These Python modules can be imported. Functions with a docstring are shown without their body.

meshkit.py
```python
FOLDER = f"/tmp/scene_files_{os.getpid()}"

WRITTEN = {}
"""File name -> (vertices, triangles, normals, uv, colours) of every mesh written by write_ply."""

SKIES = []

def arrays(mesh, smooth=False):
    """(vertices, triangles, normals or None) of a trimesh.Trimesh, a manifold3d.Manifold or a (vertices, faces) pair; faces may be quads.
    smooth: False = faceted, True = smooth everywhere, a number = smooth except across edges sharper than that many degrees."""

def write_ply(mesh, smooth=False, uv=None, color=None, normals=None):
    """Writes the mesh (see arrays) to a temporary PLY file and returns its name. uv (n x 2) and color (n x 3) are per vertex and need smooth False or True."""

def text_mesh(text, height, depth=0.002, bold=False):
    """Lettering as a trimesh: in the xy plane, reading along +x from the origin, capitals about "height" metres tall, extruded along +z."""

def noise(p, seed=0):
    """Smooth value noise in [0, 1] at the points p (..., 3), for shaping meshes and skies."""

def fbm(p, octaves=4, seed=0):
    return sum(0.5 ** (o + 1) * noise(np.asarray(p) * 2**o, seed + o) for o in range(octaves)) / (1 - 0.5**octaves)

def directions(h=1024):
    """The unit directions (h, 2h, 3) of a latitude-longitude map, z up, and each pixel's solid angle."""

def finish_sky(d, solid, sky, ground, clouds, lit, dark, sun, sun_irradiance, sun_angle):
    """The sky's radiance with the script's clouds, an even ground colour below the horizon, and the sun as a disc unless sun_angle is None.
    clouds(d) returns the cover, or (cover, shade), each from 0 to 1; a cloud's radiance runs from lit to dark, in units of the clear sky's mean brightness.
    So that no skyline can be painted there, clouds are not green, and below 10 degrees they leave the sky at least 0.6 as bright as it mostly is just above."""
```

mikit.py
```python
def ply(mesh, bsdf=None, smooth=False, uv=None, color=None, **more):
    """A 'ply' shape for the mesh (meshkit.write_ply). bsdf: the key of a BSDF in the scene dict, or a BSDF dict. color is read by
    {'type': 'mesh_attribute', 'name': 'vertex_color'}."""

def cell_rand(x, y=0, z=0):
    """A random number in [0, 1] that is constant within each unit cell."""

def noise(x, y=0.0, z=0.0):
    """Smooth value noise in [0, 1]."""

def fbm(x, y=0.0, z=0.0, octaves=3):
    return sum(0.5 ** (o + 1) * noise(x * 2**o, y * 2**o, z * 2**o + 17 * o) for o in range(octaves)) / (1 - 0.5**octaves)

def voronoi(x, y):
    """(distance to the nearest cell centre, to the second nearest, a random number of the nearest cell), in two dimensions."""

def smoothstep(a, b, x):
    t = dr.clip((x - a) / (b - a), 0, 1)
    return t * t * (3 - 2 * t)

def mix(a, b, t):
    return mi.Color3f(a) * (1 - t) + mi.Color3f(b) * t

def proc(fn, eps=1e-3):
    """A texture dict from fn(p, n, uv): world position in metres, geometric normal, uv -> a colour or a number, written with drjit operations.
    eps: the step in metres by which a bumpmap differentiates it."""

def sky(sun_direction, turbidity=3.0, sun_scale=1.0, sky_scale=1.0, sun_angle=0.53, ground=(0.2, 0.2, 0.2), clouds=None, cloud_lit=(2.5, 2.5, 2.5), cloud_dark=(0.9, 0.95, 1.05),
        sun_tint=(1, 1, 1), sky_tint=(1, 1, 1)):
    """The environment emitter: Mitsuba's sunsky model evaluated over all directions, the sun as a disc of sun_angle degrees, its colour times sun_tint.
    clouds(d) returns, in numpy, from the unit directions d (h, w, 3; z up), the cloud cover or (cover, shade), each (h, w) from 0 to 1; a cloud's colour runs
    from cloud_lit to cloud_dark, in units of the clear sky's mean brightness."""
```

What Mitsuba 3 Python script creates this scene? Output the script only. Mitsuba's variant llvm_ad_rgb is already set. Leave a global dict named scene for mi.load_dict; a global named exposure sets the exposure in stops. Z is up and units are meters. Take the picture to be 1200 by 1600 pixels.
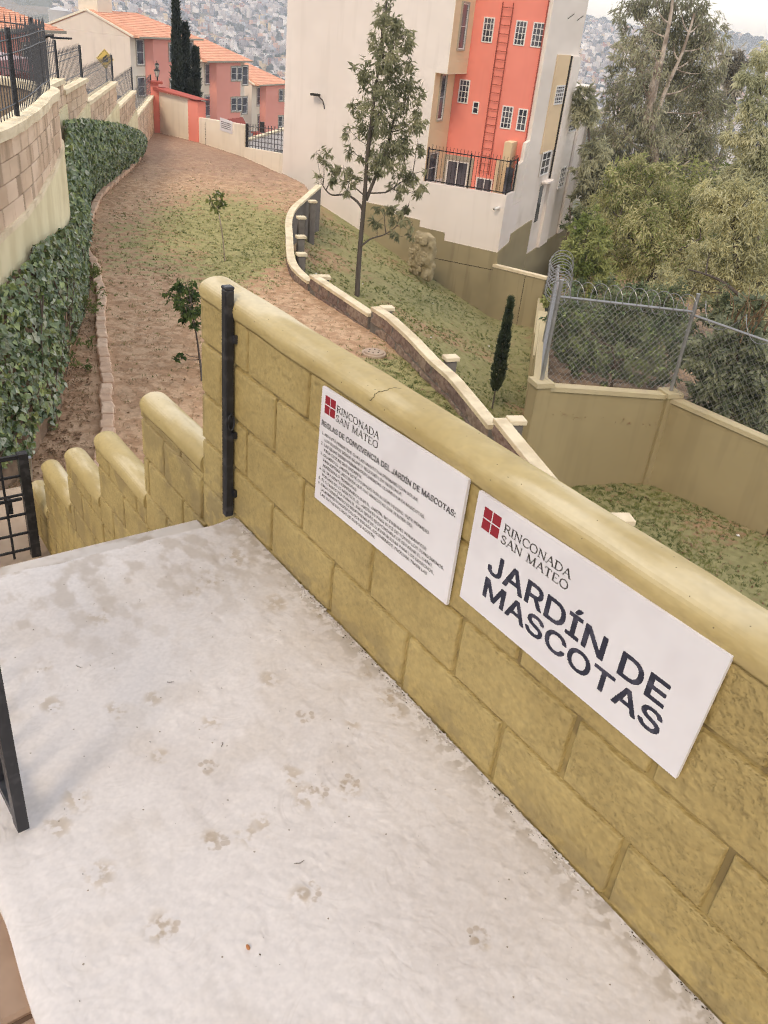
import math
import numpy as np, trimesh, mitsuba as mi, drjit as dr, mikit, meshkit
from mikit import proc, noise, fbm, voronoi, cell_rand, smoothstep, mix
T = mi.ScalarTransform4f
rng = np.random.default_rng(7)

# ---------------------------------------------------------------- camera, sky, exposure
EYE = np.array([2.403,-1.226,1.677])
FW = np.array([-0.788,0.615]); RT = np.array([0.615,0.788])          # view heading and its right, in plan
scene = {}
scene['camera'] = {'type': 'perspective', 'fov': 49.429029176168875, 'fov_axis': 'x', 'near_clip': 0.05, 'far_clip': 9000.0,
                   'to_world': T().look_at(origin=EYE.tolist(), target=(EYE + np.array([-0.68,0.531,-0.506])).tolist(), up=[-0.464,0.224,0.857]),
                   'medium': {'type': 'ref', 'id': 'haze_air'}}
def overcast(d):      # full cover, brighter haze toward the horizon all round
    return 1.0, np.clip((d[..., 2] - .02) / .40, 0, 1)
scene['sky_light'] = mikit.sky([0.42, -0.62, 0.66], turbidity=3, sun_scale=0.28, sun_angle=16, clouds=overcast, cloud_lit=(4.9, 4.95, 5.1), cloud_dark=(2.5, 2.55, 2.72), ground=(0.25, 0.22, 0.19))
exposure = 2.15   # stops

# ---------------------------------------------------------------- materials
def rgb(c): return {'type': 'rgb', 'value': [float(x) for x in c]}
def srgb(r, g, b): return tuple(((x / 255) / 12.92 if x / 255 < .04045 else ((x / 255 + .055) / 1.055) ** 2.4) for x in (r, g, b))
def mat(key, col, rough=0.8, spec=0.3, bump=None, bscale=1.0, eps=1e-3, **kw):
    tex = rgb(col) if isinstance(col, (tuple, list)) else proc(col)
    b = {'type': 'principled', 'base_color': tex, 'roughness': rough if isinstance(rough, (int, float)) else proc(rough), 'specular': spec, **kw}
    if bump is not None:
        b = {'type': 'bumpmap', 'arbitrary': proc(bump, eps), 'scale': bscale, 'bsdf': b}
    scene[key] = {'type': 'twosided', 'bsdf': b}
    return key

def mixc(a, b, t): return mix(mi.Color3f(*a), mi.Color3f(*b), t)

# painted concrete floor with trowel marks, mud stains and paw marks
STAINS = [[1.166,-0.935,0.06],[0.432,-0.851,0.04],[0.903,-0.049,0.05],[1.02,-0.061,0.045],[0.597,-0.032,0.05],[0.907,-0.698,0.035],[1.232,-0.608,0.06],[1.439,-0.588,0.04],[1.238,-0.333,0.055],[1.351,-0.877,0.06],[1.729,-0.313,0.03],[1.129,-0.438,0.05],[0.867,-0.538,0.04],[0.701,-0.634,0.04],[1.076,-0.067,0.05],[1.055,-0.205,0.04],[0.777,-0.001,0.06],[0.469,-0.127,0.07],[0.177,-0.122,0.08],[0.26,-0.258,0.08],[0.281,-0.336,0.06],[0.27,-0.65,0.07],[0.593,-0.879,0.05],[0.698,-0.741,0.05],[0.942,-0.921,0.06],[0.992,-0.98,0.05],[1.203,-0.693,0.035],[1.231,-0.574,0.05],[1.203,-0.434,0.07],[0.785,-0.319,0.05]]
PAWS = [[1.2,-0.691,0.3],[1.436,-0.578,1.2],[1.341,-0.866,0.2],[1.728,-0.321,2.2],[1.202,-0.415,0.9],[1.225,-0.335,1.6],[0.954,-0.309,0.4],[1.015,-0.615,2.6],[1.025,-0.053,1.9],[1.223,-0.694,2.0]]
def floor_col(p, n, uv):
    a = fbm(p.x * 3, p.y * 3, 1.0, 4)
    c = mixc((.605, .568, .553), (.56, .52, .502), smoothstep(.40, .70, a))
    c = mix(c, mi.Color3f(.48, .42, .36), .32 * smoothstep(.52, .78, fbm(p.x * 7 + 5, p.y * 7, 3.0, 4)))
    fine = fbm(p.x * 60, p.y * 60, 0.0, 3)
    m = mi.Float(0)
    wob = .6 * (fbm(p.x * 22, p.y * 22, 9.0, 3) - .5)
    for x, y, s in STAINS:
        r = dr.sqrt(dr.square(p.x - x) + dr.square((p.y - y) * 1.2)) / s
        m = dr.maximum(m, 1 - smoothstep(.25, 1.0, r + wob))
    c = mix(c, mi.Color3f(.40, .325, .24), .62 * m * smoothstep(.42, .62, fine))
    q = mi.Float(0)
    for x, y, a in PAWS:
        ca, sa = math.cos(a), math.sin(a)
        lx, ly = (p.x - x) * ca + (p.y - y) * sa, -(p.x - x) * sa + (p.y - y) * ca
        for ox, oy, rr_ in ((0, 0, .017), (.022, -.019, .009), (.032, -.007, .009), (.032, .008, .009), (.022, .02, .009)):
            q = dr.maximum(q, 1 - smoothstep(.7, 1.1, dr.sqrt(dr.square(lx - ox) + dr.square(ly - oy)) / rr_ + .5 * wob))
    c = mix(c, mi.Color3f(.36, .29, .22), .6 * q * smoothstep(.3, .55, fine))
    spk = voronoi(p.x * 17, p.y * 17)
    c = mix(c, mi.Color3f(.22, .18, .14), smoothstep(.05, .02, spk[0]) * dr.select(spk[2] > .88, mi.Float(1), mi.Float(0)))
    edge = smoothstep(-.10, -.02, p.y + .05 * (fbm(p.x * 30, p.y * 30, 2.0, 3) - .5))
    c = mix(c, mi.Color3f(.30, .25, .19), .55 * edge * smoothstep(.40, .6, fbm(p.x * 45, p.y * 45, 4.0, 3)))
    c = mix(c, mi.Color3f(.42, .375, .335), .13 * trowel(p))
    c = c * (.93 + .14 * fbm(p.x * 110, p.y * 110, 1.0, 2))
    far = smoothstep(.75, .05, p.x) * smoothstep(.45, .7, fbm(p.x * 14, p.y * 20, 6.0, 4))
    return mix(c, mi.Color3f(.38, .32, .26), .55 * far)
def trowel(p):
    """short arcs left by the trowel, in patches"""
    o = mi.Float(0)
    for k, s in enumerate((6.3, 8.7, 5.1)):
        x, y = p.x * s + 3.7 * k + .5 * noise(p.x * 5, p.y * 5, k), p.y * s + 1.9 * k; i, j = dr.floor(x), dr.floor(y)
        rx, ry = x - i - .5 - 1.6 * (cell_rand(i, j, 3 + k) - .5), y - j - .5 - 1.6 * (cell_rand(i, j, 7 + k) - .5)
        r = dr.sqrt(rx * rx + ry * ry); fade = smoothstep(.5, .3, dr.maximum(dr.abs(x - i - .5), dr.abs(y - j - .5)))
        st = noise(r * 26, 11.3 * cell_rand(i, j, 5), k)
        o = dr.maximum(o, fade * smoothstep(.55, .85, st) * smoothstep(.35, .65, cell_rand(i, j, 9 + k)) * smoothstep(.30, .60, fbm(p.x * 16, p.y * 16, 5.0 + 9 * k, 2)))
    return o
def floor_bump(p, n, uv):
    tro = trowel(p)
    return .0005 * tro + .0058 * fbm(p.x * 34, p.y * 34, 0.0, 4) + .003 * fbm(p.x * 4, p.y * 4, 7.0, 2)
mat('m_floor', floor_col, .5, .45, floor_bump, 1.0, 1.5e-3)
mat('m_step', lambda p, n, uv: mixc((.54, .505, .48), (.38, .33, .28), smoothstep(.42, .7, fbm(p.x * 12, p.y * 12, p.z * 12, 4))), .6, .3, lambda p, n, uv: .003 * fbm(p.x * 40, p.y * 40, p.z * 40, 3), 1.0, 2e-3)

# ochre masonry paint over pitted block
OCHRE = (.40, .297, .098)
def pits(p): return smoothstep(.60, .74, fbm(p.x * 150, p.z * 150, p.y * 150, 2)) * smoothstep(.34, .58, fbm(p.x * 7, p.z * 7, 2.0, 3))
def ochre_col(p, n, uv):
    a = fbm(p.x * 5, p.z * 5, p.y * 5, 4)
    c = mixc((.375, .287, .118), (.335, .252, .10), smoothstep(.35, .7, a))
    c = mix(c, mi.Color3f(.24, .18, .075), .14 * smoothstep(.55, .8, fbm(p.x * 14, p.z * 14, p.y * 14 + 4, 4)))
    spk = fbm(p.x * 150, p.z * 150, p.y * 150, 2)
    c = mix(c, mi.Color3f(.17, .13, .06), .22 * smoothstep(.74, .84, spk) * smoothstep(.40, .6, a))
    c = mix(c, mi.Color3f(.20, .15, .06), .18 * pits(p)) * (.85 + .30 * fbm(p.x * 95, p.z * 95, p.y * 95, 2))
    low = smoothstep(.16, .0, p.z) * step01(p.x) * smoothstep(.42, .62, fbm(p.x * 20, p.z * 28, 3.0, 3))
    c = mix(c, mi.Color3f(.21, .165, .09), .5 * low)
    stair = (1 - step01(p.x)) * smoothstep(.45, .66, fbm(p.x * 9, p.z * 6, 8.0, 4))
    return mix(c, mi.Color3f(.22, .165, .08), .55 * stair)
def step01(x): return dr.select(x > -.35, mi.Float(1), mi.Float(0))
def ochre_bump(p, n, uv):
    pit = pits(p)
    return -.0028 * pit + .010 * fbm(p.x * 60, p.z * 60, p.y * 60, 3) + .008 * fbm(p.x * 10, p.z * 10, p.y * 10, 2)
mat('m_ochre', ochre_col, .55, .4, ochre_bump, 1.0, 1.2e-3)
mat('m_joint', lambda p, n, uv: mixc((.31, .235, .094), (.20, .15, .065), smoothstep(.46, .66, fbm(p.x * 22, p.z * 22, p.y * 9, 3))), .7, .3)
def cap_col(p, n, uv):
    a = fbm(p.x * 7, p.y * 9, p.z * 9, 4)
    c = mixc((.43, .338, .152), (.38, .292, .122), smoothstep(.35, .7, a))
    top_sheen = smoothstep(.40, .66, fbm(p.x * 2.5, p.y * 12, p.z * 12 + 3, 4)) * smoothstep(.35, .95, n.z)  # sky sheen on upward faces, painted into the cap colour
    c = mix(c, mi.Color3f(.74, .67, .50), .5 * top_sheen)
    c = c * (.92 + .16 * fbm(p.x * 70, p.y * 70, p.z * 70, 3))
    spk = voronoi(p.x * 30, p.y * 30 + p.z * 17)
    return mix(c, mi.Color3f(.10, .08, .04), .8 * smoothstep(.06, .03, spk[0]) * dr.select(spk[2] > .8, mi.Float(1), mi.Float(0)))
mat('m_cap', cap_col, .46, .5, lambda p, n, uv: .006 * fbm(p.x * 42, p.y * 42, p.z * 42, 4) + .012 * fbm(p.x * 5, p.y * 9, p.z * 9, 2), 1.0, 2e-3)
mat('m_crack', (.06, .05, .03), .9)
mat('m_sign', lambda p, n, uv: mixc((.68, .665, .69), (.645, .625, .65), smoothstep(.4, .7, fbm(p.x * 9, p.z * 9, 0.0, 3))), .38, .4)
mat('m_ink', lambda p, n, uv: mixc((.022, .024, .042), (.05, .05, .075), smoothstep(.5, .7, fbm(p.x * 60, p.z * 60, 0.0, 2))), .5)
mat('m_inkgrey', (.05, .048, .05), .5)
mat('m_maroon', (.26, .018, .03), .45)
mat('m_iron', lambda p, n, uv: mixc((.012, .013, .017), (.035, .035, .04), smoothstep(.5, .75, fbm(p.x * 30, p.y * 30, p.z * 30, 3))), .38, .5)
mat('m_railing', (.06, .062, .07), .45, .5)
mat('m_galv', lambda p, n, uv: mixc((.42, .42, .43), (.26, .26, .27), fbm(p.x * 9, p.y * 9, p.z * 9, 3)), .38, .5, metallic=.6)
mat('m_wire', (.30, .30, .31), .4, .5, metallic=.5)

# ground
def soil(p, n, uv):
    a = fbm(p.x * 1.1, p.y * 1.1, 0.0, 4); b = fbm(p.x * 9, p.y * 9, 2.0, 4)
    c = mixc((.40, .255, .160), (.51, .355, .235), smoothstep(.35, .65, b))
    c = mix(c, mi.Color3f(.29, .19, .125), .35 * smoothstep(.55, .72, fbm(p.x * 4, p.y * 4, 7.0, 4)))
    c = c * (.84 + .32 * fbm(p.x * 38, p.y * 38, 1.0, 3))
    return c, a, b
def lawn_col(p, n, uv):
    c, a, b = soil(p, n, uv)
    d = (p.x - EYE[0]) * FW[0] + (p.y - EYE[1]) * FW[1]; e = (p.x - EYE[0]) * RT[0] + (p.y - EYE[1]) * RT[1]
    g = green_at(d, e, lambda x, y: fbm(x, y, 3.0, 3), dr.exp, dr.minimum) 
    g = smoothstep(.38, .75, g + .9 * (b - .5) + .35 * (a - .5))
    c = mix(c, mixc((.17, .195, .075), (.33, .325, .145), b), .80 * g)
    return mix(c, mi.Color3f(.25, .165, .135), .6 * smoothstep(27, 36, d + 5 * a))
def green_at(d, e, f, exp, mn):
    """how green the lawn is where (d ahead, e aside): the middle and the strip by the drain cover"""
    g1 = exp(-(((d - 21.5) / 6.5) ** 2 + ((e + 5.2) / 2.3) ** 2)) * .85
    g2 = exp(-(((d - 10.6) / 1.9) ** 2 + ((e - .35) / 1.2) ** 2)) * 1.6
    g3 = exp(-(((d - 19.0) / 3.5) ** 2 + ((e + 3.4) / .9) ** 2)) * .8
    return mn(g1 + g2 + g3, 1.3)
def ground_bump(p, n, uv): return .02 * fbm(p.x * 6, p.y * 6, 0.0, 3) + .020 * fbm(p.x * 26, p.y * 26, 3.0, 3)
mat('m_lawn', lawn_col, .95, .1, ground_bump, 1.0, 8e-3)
def lower_col(p, n, uv):
    c, a, b = soil(p, n, uv)
    g = smoothstep(.26, .48, .62 * fbm(p.x * .7, p.y * .7, 5.0, 3) + .42 * b)
    return mix(c * .8, mixc((.165, .18, .08), (.29, .285, .14), b), .85 * g)
mat('m_lower', lower_col, .95, .1, ground_bump, 1.0, 8e-3)
mat('m_earth', lambda p, n, uv: mixc((.30, .21, .145), (.16, .115, .08), smoothstep(.35, .7, fbm(p.x * 5, p.y * 5, p.z * 5, 4))), .95, .1, lambda p, n, uv: .03 * 1.0 * fbm(p.x * 9, p.y * 9, p.z * 9, 4), 1.0, 6e-3)
mat('m_path', lambda p, n, uv: mixc((.50, .41, .33), (.38, .28, .21), fbm(p.x * 6, p.y * 6, 0.0, 4)), .85, .2)
mat('m_paver', lambda p, n, uv: mixc((.25, .165, .115), (.36, .25, .18), fbm(p.x * 14, p.y * 14, p.z * 14, 4)), .85, .2, lambda p, n, uv: .004 * fbm(p.x * 40, p.y * 40, p.z * 40, 4), 1.0, 2e-3)
mat('m_paver_joint', (.12, .075, .05), .95)
mat('m_edging', lambda p, n, uv: mixc((.68, .49, .35), (.57, .40, .285), smoothstep(.3, .7, fbm(p.x * 9, p.y * 9, p.z * 9, 3))), .85, .2)
mat('m_edging_pale', lambda p, n, uv: mixc((.71, .53, .39), (.60, .44, .32), smoothstep(.3, .7, fbm(p.x * 9, p.y * 9, p.z * 9, 3))), .85, .2)
mat('m_edging_dark', lambda p, n, uv: mixc((.61, .43, .305), (.51, .35, .25), smoothstep(.3, .7, fbm(p.x * 9, p.y * 9, p.z * 9, 3))), .85, .2)
mat('m_asphalt', lambda p, n, uv: mixc((.16, .15, .15), (.10, .10, .10), fbm(p.x * 2, p.y * 2, 0.0, 4)), .9, .2)

# blocks of the garden walls: rain streaks run down the courses
def stone(c0, c1, c2, k):
    def fn(p, n, uv):
        s = p.x * .8 + p.y * .6
        c = mixc(c0, c1, smoothstep(.3, .7, fbm(s * 2.3 + k, p.z * 4, 0.0, 4)))
        return mix(c, mi.Color3f(*c2), .65 * smoothstep(.52, .72, fbm(s * 13 + k, p.z * .8, 3.0, 3)))
    return fn
for i, (c0, c1) in enumerate((((.63, .49, .365), (.52, .395, .285)), ((.60, .46, .335), (.49, .365, .26)), ((.655, .515, .39), (.545, .42, .305)))):
    mat(f'm_stone_{"abc"[i]}', stone(c0, c1, (.26, .19, .135), i * 3.7), .9, .2, lambda p, n, uv: .006 * fbm(p.x * 30, p.y * 30, p.z * 30, 3), 1.0, 3e-3)
mat('m_mortar', lambda p, n, uv: mixc((.33, .25, .18), (.22, .16, .11), fbm(p.x * 8, p.y * 8, p.z * 8, 3)), .95, .1)
mat('m_capstone', lambda p, n, uv: mixc((.72, .63, .46), (.58, .49, .34), smoothstep(.35, .7, fbm(p.x * 5, p.y * 5, p.z * 5, 4))), .85, .2, lambda p, n, uv: .012 * fbm(p.x * 9, p.y * 9, p.z * 9, 3), 1.0, 4e-3)
mat('m_plinth', lambda p, n, uv: mixc((.68, .62, .42), (.58, .515, .33), smoothstep(.35, .7, fbm(p.x * 3, p.y * 3, p.z * 1.3, 4))), .9, .2)
for i, (c0, c1) in enumerate((((.27, .20, .17), (.17, .12, .105)), ((.22, .165, .15), (.14, .10, .09)), ((.31, .24, .20), (.20, .15, .125)))):
    mat(f'm_purple_{"abc"[i]}', (lambda c0, c1: lambda p, n, uv: mixc(c0, c1, smoothstep(.3, .7, fbm(p.x * 16, p.y * 16, p.z * 16, 4))))(c0, c1), .95, .1, lambda p, n, uv: .03 * fbm(p.x * 22, p.y * 22, p.z * 22, 4), 1.0, 4e-3)
mat('m_greyblock', lambda p, n, uv: mixc((.20, .185, .17), (.13, .115, .105), fbm(p.x * 9, p.y * 9, p.z * 9, 4)), .95, .1)

# rendered walls, roofs, glass
def plaster(c0, c1, dirt=.25, dc=(.36, .31, .26)):
    def fn(p, n, uv):
        s = p.x * .8 + p.y * .6
        c = mixc(c0, c1, smoothstep(.35, .68, fbm(s * .8, p.z * .8, p.x * .4, 4)))
        return mix(c, mi.Color3f(*dc), dirt * smoothstep(.55, .75, fbm(s * 5, p.z * .45, 2.0, 4)))
    return fn
mat('m_white', plaster((.78, .71, .665), (.74, .67, .625), .07), .85, .2, lambda p, n, uv: .006 * fbm(p.x * 7, p.y * 7, p.z * 7, 3), 1.0, 5e-3)
mat('m_sidewall', plaster((.78, .71, .645), (.70, .63, .565), .3), .85, .2)
mat('m_cream', plaster((.80, .715, .59), (.74, .655, .53), .12), .85, .2)
mat('m_tan', plaster((.70, .54, .35), (.64, .485, .31), .15), .85, .2)
mat('m_coral', plaster((.81, .275, .215), (.77, .255, .20), .08, (.6, .2, .15)), .8, .25)
mat('m_coralpale', plaster((.82, .36, .285), (.78, .33, .26), .12, (.6, .25, .2)), .8, .25)
mat('m_coraldark', (.36, .085, .065), .8)
mat('m_olive', plaster((.34, .285, .175), (.285, .238, .145), .3, (.16, .13, .08)), .9, .2, lambda p, n, uv: .006 * fbm(p.x * 9, p.y * 9, p.z * 9, 3), 1.0, 4e-3)
mat('m_olivewall', plaster((.365, .30, .172), (.325, .265, .15), .22, (.24, .19, .11)), .85, .2, lambda p, n, uv: .005 * fbm(p.x * 9, p.y * 9, p.z * 9, 3), 1.0, 4e-3)
mat('m_olivecap', plaster((.50, .43, .275), (.44, .375, .235), .15), .85, .2)
mat('m_beige', plaster((.56, .47, .355), (.49, .405, .305), .25), .85, .2)
mat('m_gable', plaster((.76, .66, .575), (.72, .62, .54), .1), .85, .2)
mat('m_roof', lambda p, n, uv: mixc((.76, .42, .29), (.66, .34, .23), smoothstep(.3, .7, fbm(p.x * 3, p.y * 3, p.z * 3, 3))), .85, .2, lambda p, n, uv: .06 * noise(p.x * 6, p.y * 6, p.z * 9), 1.0, 2e-2)
mat('m_frame', (.36, .32, .255), .8)
mat('m_pvc', (.74, .72, .70), .45)
mat('m_glass', lambda p, n, uv: mixc((.035, .038, .05), (.09, .09, .11), smoothstep(.4, .6, noise(p.x * 2, p.y * 2, p.z * 2))), .12, .6)
mat('m_seed', (.36, .15, .06), .6)
mat('m_rust', (.33, .075, .05), .6)
mat('m_rubble', lambda p, n, uv: mixc((.40, .34, .22), (.29, .24, .15), smoothstep(.3, .7, fbm(p.x * 5, p.y * 5, p.z * 5, 4))), .9, .1, lambda p, n, uv: .05 * fbm(p.x * 6, p.y * 6, p.z * 6, 4), 1.0, 1e-2)
mat('m_yellowsign', (.62, .45, .13), .5)
mat('m_blackpaint', (.03, .028, .025), .6)
mat('m_lantern', (.55, .53, .47), .25, .6)
mat('m_carred', (.16, .012, .016), .22, .6, clearcoat=.8)
mat('m_tyre', (.02, .02, .02), .8)
mat('m_tank', (.50, .50, .51), .5)

# foliage
def leafmat(key, c0, c1, k=9.0, trans=.8, rough=.55, spec=.35):
    scene[key] = {'type': 'principledthin', 'base_color': proc((lambda c0, c1, k: lambda p, n, uv: mixc(c0, c1, smoothstep(.25, .75, noise(p.x * k, p.y * k, p.z * k))))(c0, c1, k)), 'roughness': rough, 'diff_trans': trans, 'eta': 1.5}
    return key
def glossleaf(key, c0, c1): mat(key, lambda p, n, uv: mixc(c0, c1, smoothstep(.25, .75, noise(p.x * 14, p.y * 14, p.z * 14))), .30, .75)
glossleaf('m_ivy_a', (.060, .095, .040), (.165, .225, .10)); glossleaf('m_ivy_b', (.12, .17, .055), (.29, .355, .12)); glossleaf('m_ivy_glint', (.22, .25, .165), (.40, .43, .31))  # palest leaf colour stands for sky glints on the ivy
leafmat('m_ivy_dry', (.10, .085, .055), (.17, .14, .085), 9)
leafmat('m_ash', (0.19, 0.2, 0.12), (0.37, 0.365, 0.225), 5)
leafmat('m_sapling', (0.13, 0.17, 0.06), (0.25, 0.28, 0.1), 12)
leafmat('m_bush', (0.06, 0.1, 0.04), (0.15, 0.2, 0.07), 12)
leafmat('m_cypress', (0.05, 0.07, 0.045), (0.1, 0.125, 0.07), 6)
leafmat('m_cypressfar', (0.045, 0.06, 0.05), (0.08, 0.095, 0.075), 3)
leafmat('m_euca', (0.295, 0.301, 0.204), (0.512, 0.512, 0.363), 1.2)
leafmat('m_eucadark', (0.261, 0.244, 0.198), (0.443, 0.409, 0.329), 1.2)
leafmat('m_pepper', (0.409, 0.398, 0.215), (0.671, 0.637, 0.375), 1.6)
leafmat('m_pepperpale', (0.443, 0.455, 0.295), (0.694, 0.671, 0.455), 1.2)
leafmat('m_greenbush', (0.21, 0.26, 0.09), (0.43, 0.46, 0.2), 2.5)
leafmat('m_under', (0.124, 0.152, 0.090), (0.284, 0.306, 0.181), 3)
leafmat('m_bigleaf', (0.192, 0.227, 0.158), (0.420, 0.443, 0.306), 5)
leafmat('m_dry', (.20, .13, .08), (.38, .27, .17), 8)
leafmat('m_grass', (.10, .135, .04), (.24, .26, .09), 5)
leafmat('m_grassdry', (.34, .25, .15), (.46, .36, .24), 5)
leafmat('m_fartree', (.05, .06, .042), (.09, .095, .065), .05)
mat('m_bark', lambda p, n, uv: mixc((.135, .115, .10), (.075, .062, .055), fbm(p.x * 22, p.y * 22, p.z * 5, 3)), .9, .2)
mat('m_barkpale', lambda p, n, uv: mixc((.50, .43, .37), (.24, .19, .155), smoothstep(.35, .65, fbm(p.x * 4, p.y * 4, p.z * 2, 4))), .9, .2)
mat('m_twig', (.10, .075, .055), .9)
mat('m_hill', lambda p, n, uv: mixc((.17, .145, .115), (.085, .088, .06), smoothstep(.4, .6, fbm(p.x * .02, p.y * .02, 0.0, 4))), .95, .1)
scene['m_vcol'] = {'type': 'twosided', 'bsdf': {'type': 'principled', 'base_color': {'type': 'mesh_attribute', 'name': 'vertex_color'}, 'roughness': .85, 'specular': .2}}

# ---------------------------------------------------------------- helpers
labels = {}
used = {}
def numbered(key):
    n = used.get(key, 0); used[key] = n + 1
    return key if n == 0 else f'{key}_{n:03d}'
def thing(name, label, cat, group=None):
    key = numbered(name); labels[key] = {'label': label, 'category': cat}
    if group: labels[key]['group'] = group
    return key
def obj(name, mesh, bsdf, parent=None, smooth=False, label=None, cat=None, group=None, kind=None, **kw):
    key = numbered(f'{parent}__{name}' if parent else name)
    if isinstance(mesh, dict): scene[key] = {**mesh}
    else: scene[key] = mikit.ply(mesh.vf() if isinstance(mesh, MB) else mesh, bsdf, smooth, **kw)
    d = {k: v for k, v in (('label', label), ('category', cat), ('group', group), ('kind', kind)) if v}
    if d: labels.setdefault(key, {}).update(d)
    return key

BOXF = np.array([[0, 2, 3, 1], [4, 5, 7, 6], [0, 1, 5, 4], [2, 6, 7, 3], [0, 4, 6, 2], [1, 3, 7, 5]])
class MB:
    """collects pieces of ONE mesh, in the plan frame (O; U along, V across, z up)"""
    def __init__(s, fr=None): s.v, s.f, s.n, s.fr = [], [], 0, fr
    def add(s, v, f):
        v = np.asarray(v, float); f = np.asarray(f, int)
        if f.shape[1] == 4: f = np.vstack([f[:, [0, 1, 2]], f[:, [0, 2, 3]]])
        if s.fr is not None: v = s.fr(v)
        s.v.append(v); s.f.append(f + s.n); s.n += len(v); return s
    def box(s, u0, u1, v0, v1, z0, z1):
        return s.add([[x, y, z] for x in (u0, u1) for y in (v0, v1) for z in (z0, z1)], BOXF)
    def prism(s, poly, v0, v1, axis='v'):
        """polygon given in (u, z) extruded along v (axis 'v') or in (v, z) along u (axis 'u') or in (u, v) along z (axis 'z')"""
        t = trimesh.creation.extrude_polygon(shp(poly), 1.0, engine='earcut'); p = t.vertices
        w = v0 + (v1 - v0) * p[:, 2]
        q = {'v': np.c_[p[:, 0], w, p[:, 1]], 'u': np.c_[w, p[:, 0], p[:, 1]], 'z': np.c_[p[:, 0], p[:, 1], w]}[axis]
        return s.add(q, t.faces)
    def bar(s, a, b, r, n=6):
        v, f = tube([a, b], [r, r], n); return s.add(v, f)
    def tube(s, pts, rad, n=6):
        v, f = tube(pts, rad, n); return s.add(v, f)
    def vf(s): return np.vstack(s.v), np.vstack(s.f)
def shp(poly):
    from shapely.geometry import Polygon
    return poly if hasattr(poly, 'exterior') else Polygon(poly)
def frame(O, U, V=None):
    O, U = np.array(O, float), np.array(U, float); U = U / np.linalg.norm(U); V = np.array([-U[1], U[0]]) if V is None else np.array(V, float)
    return lambda p: np.c_[O[0] + p[:, 0] * U[0] + p[:, 1] * V[0], O[1] + p[:, 0] * U[1] + p[:, 1] * V[1], p[:, 2]]
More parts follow.
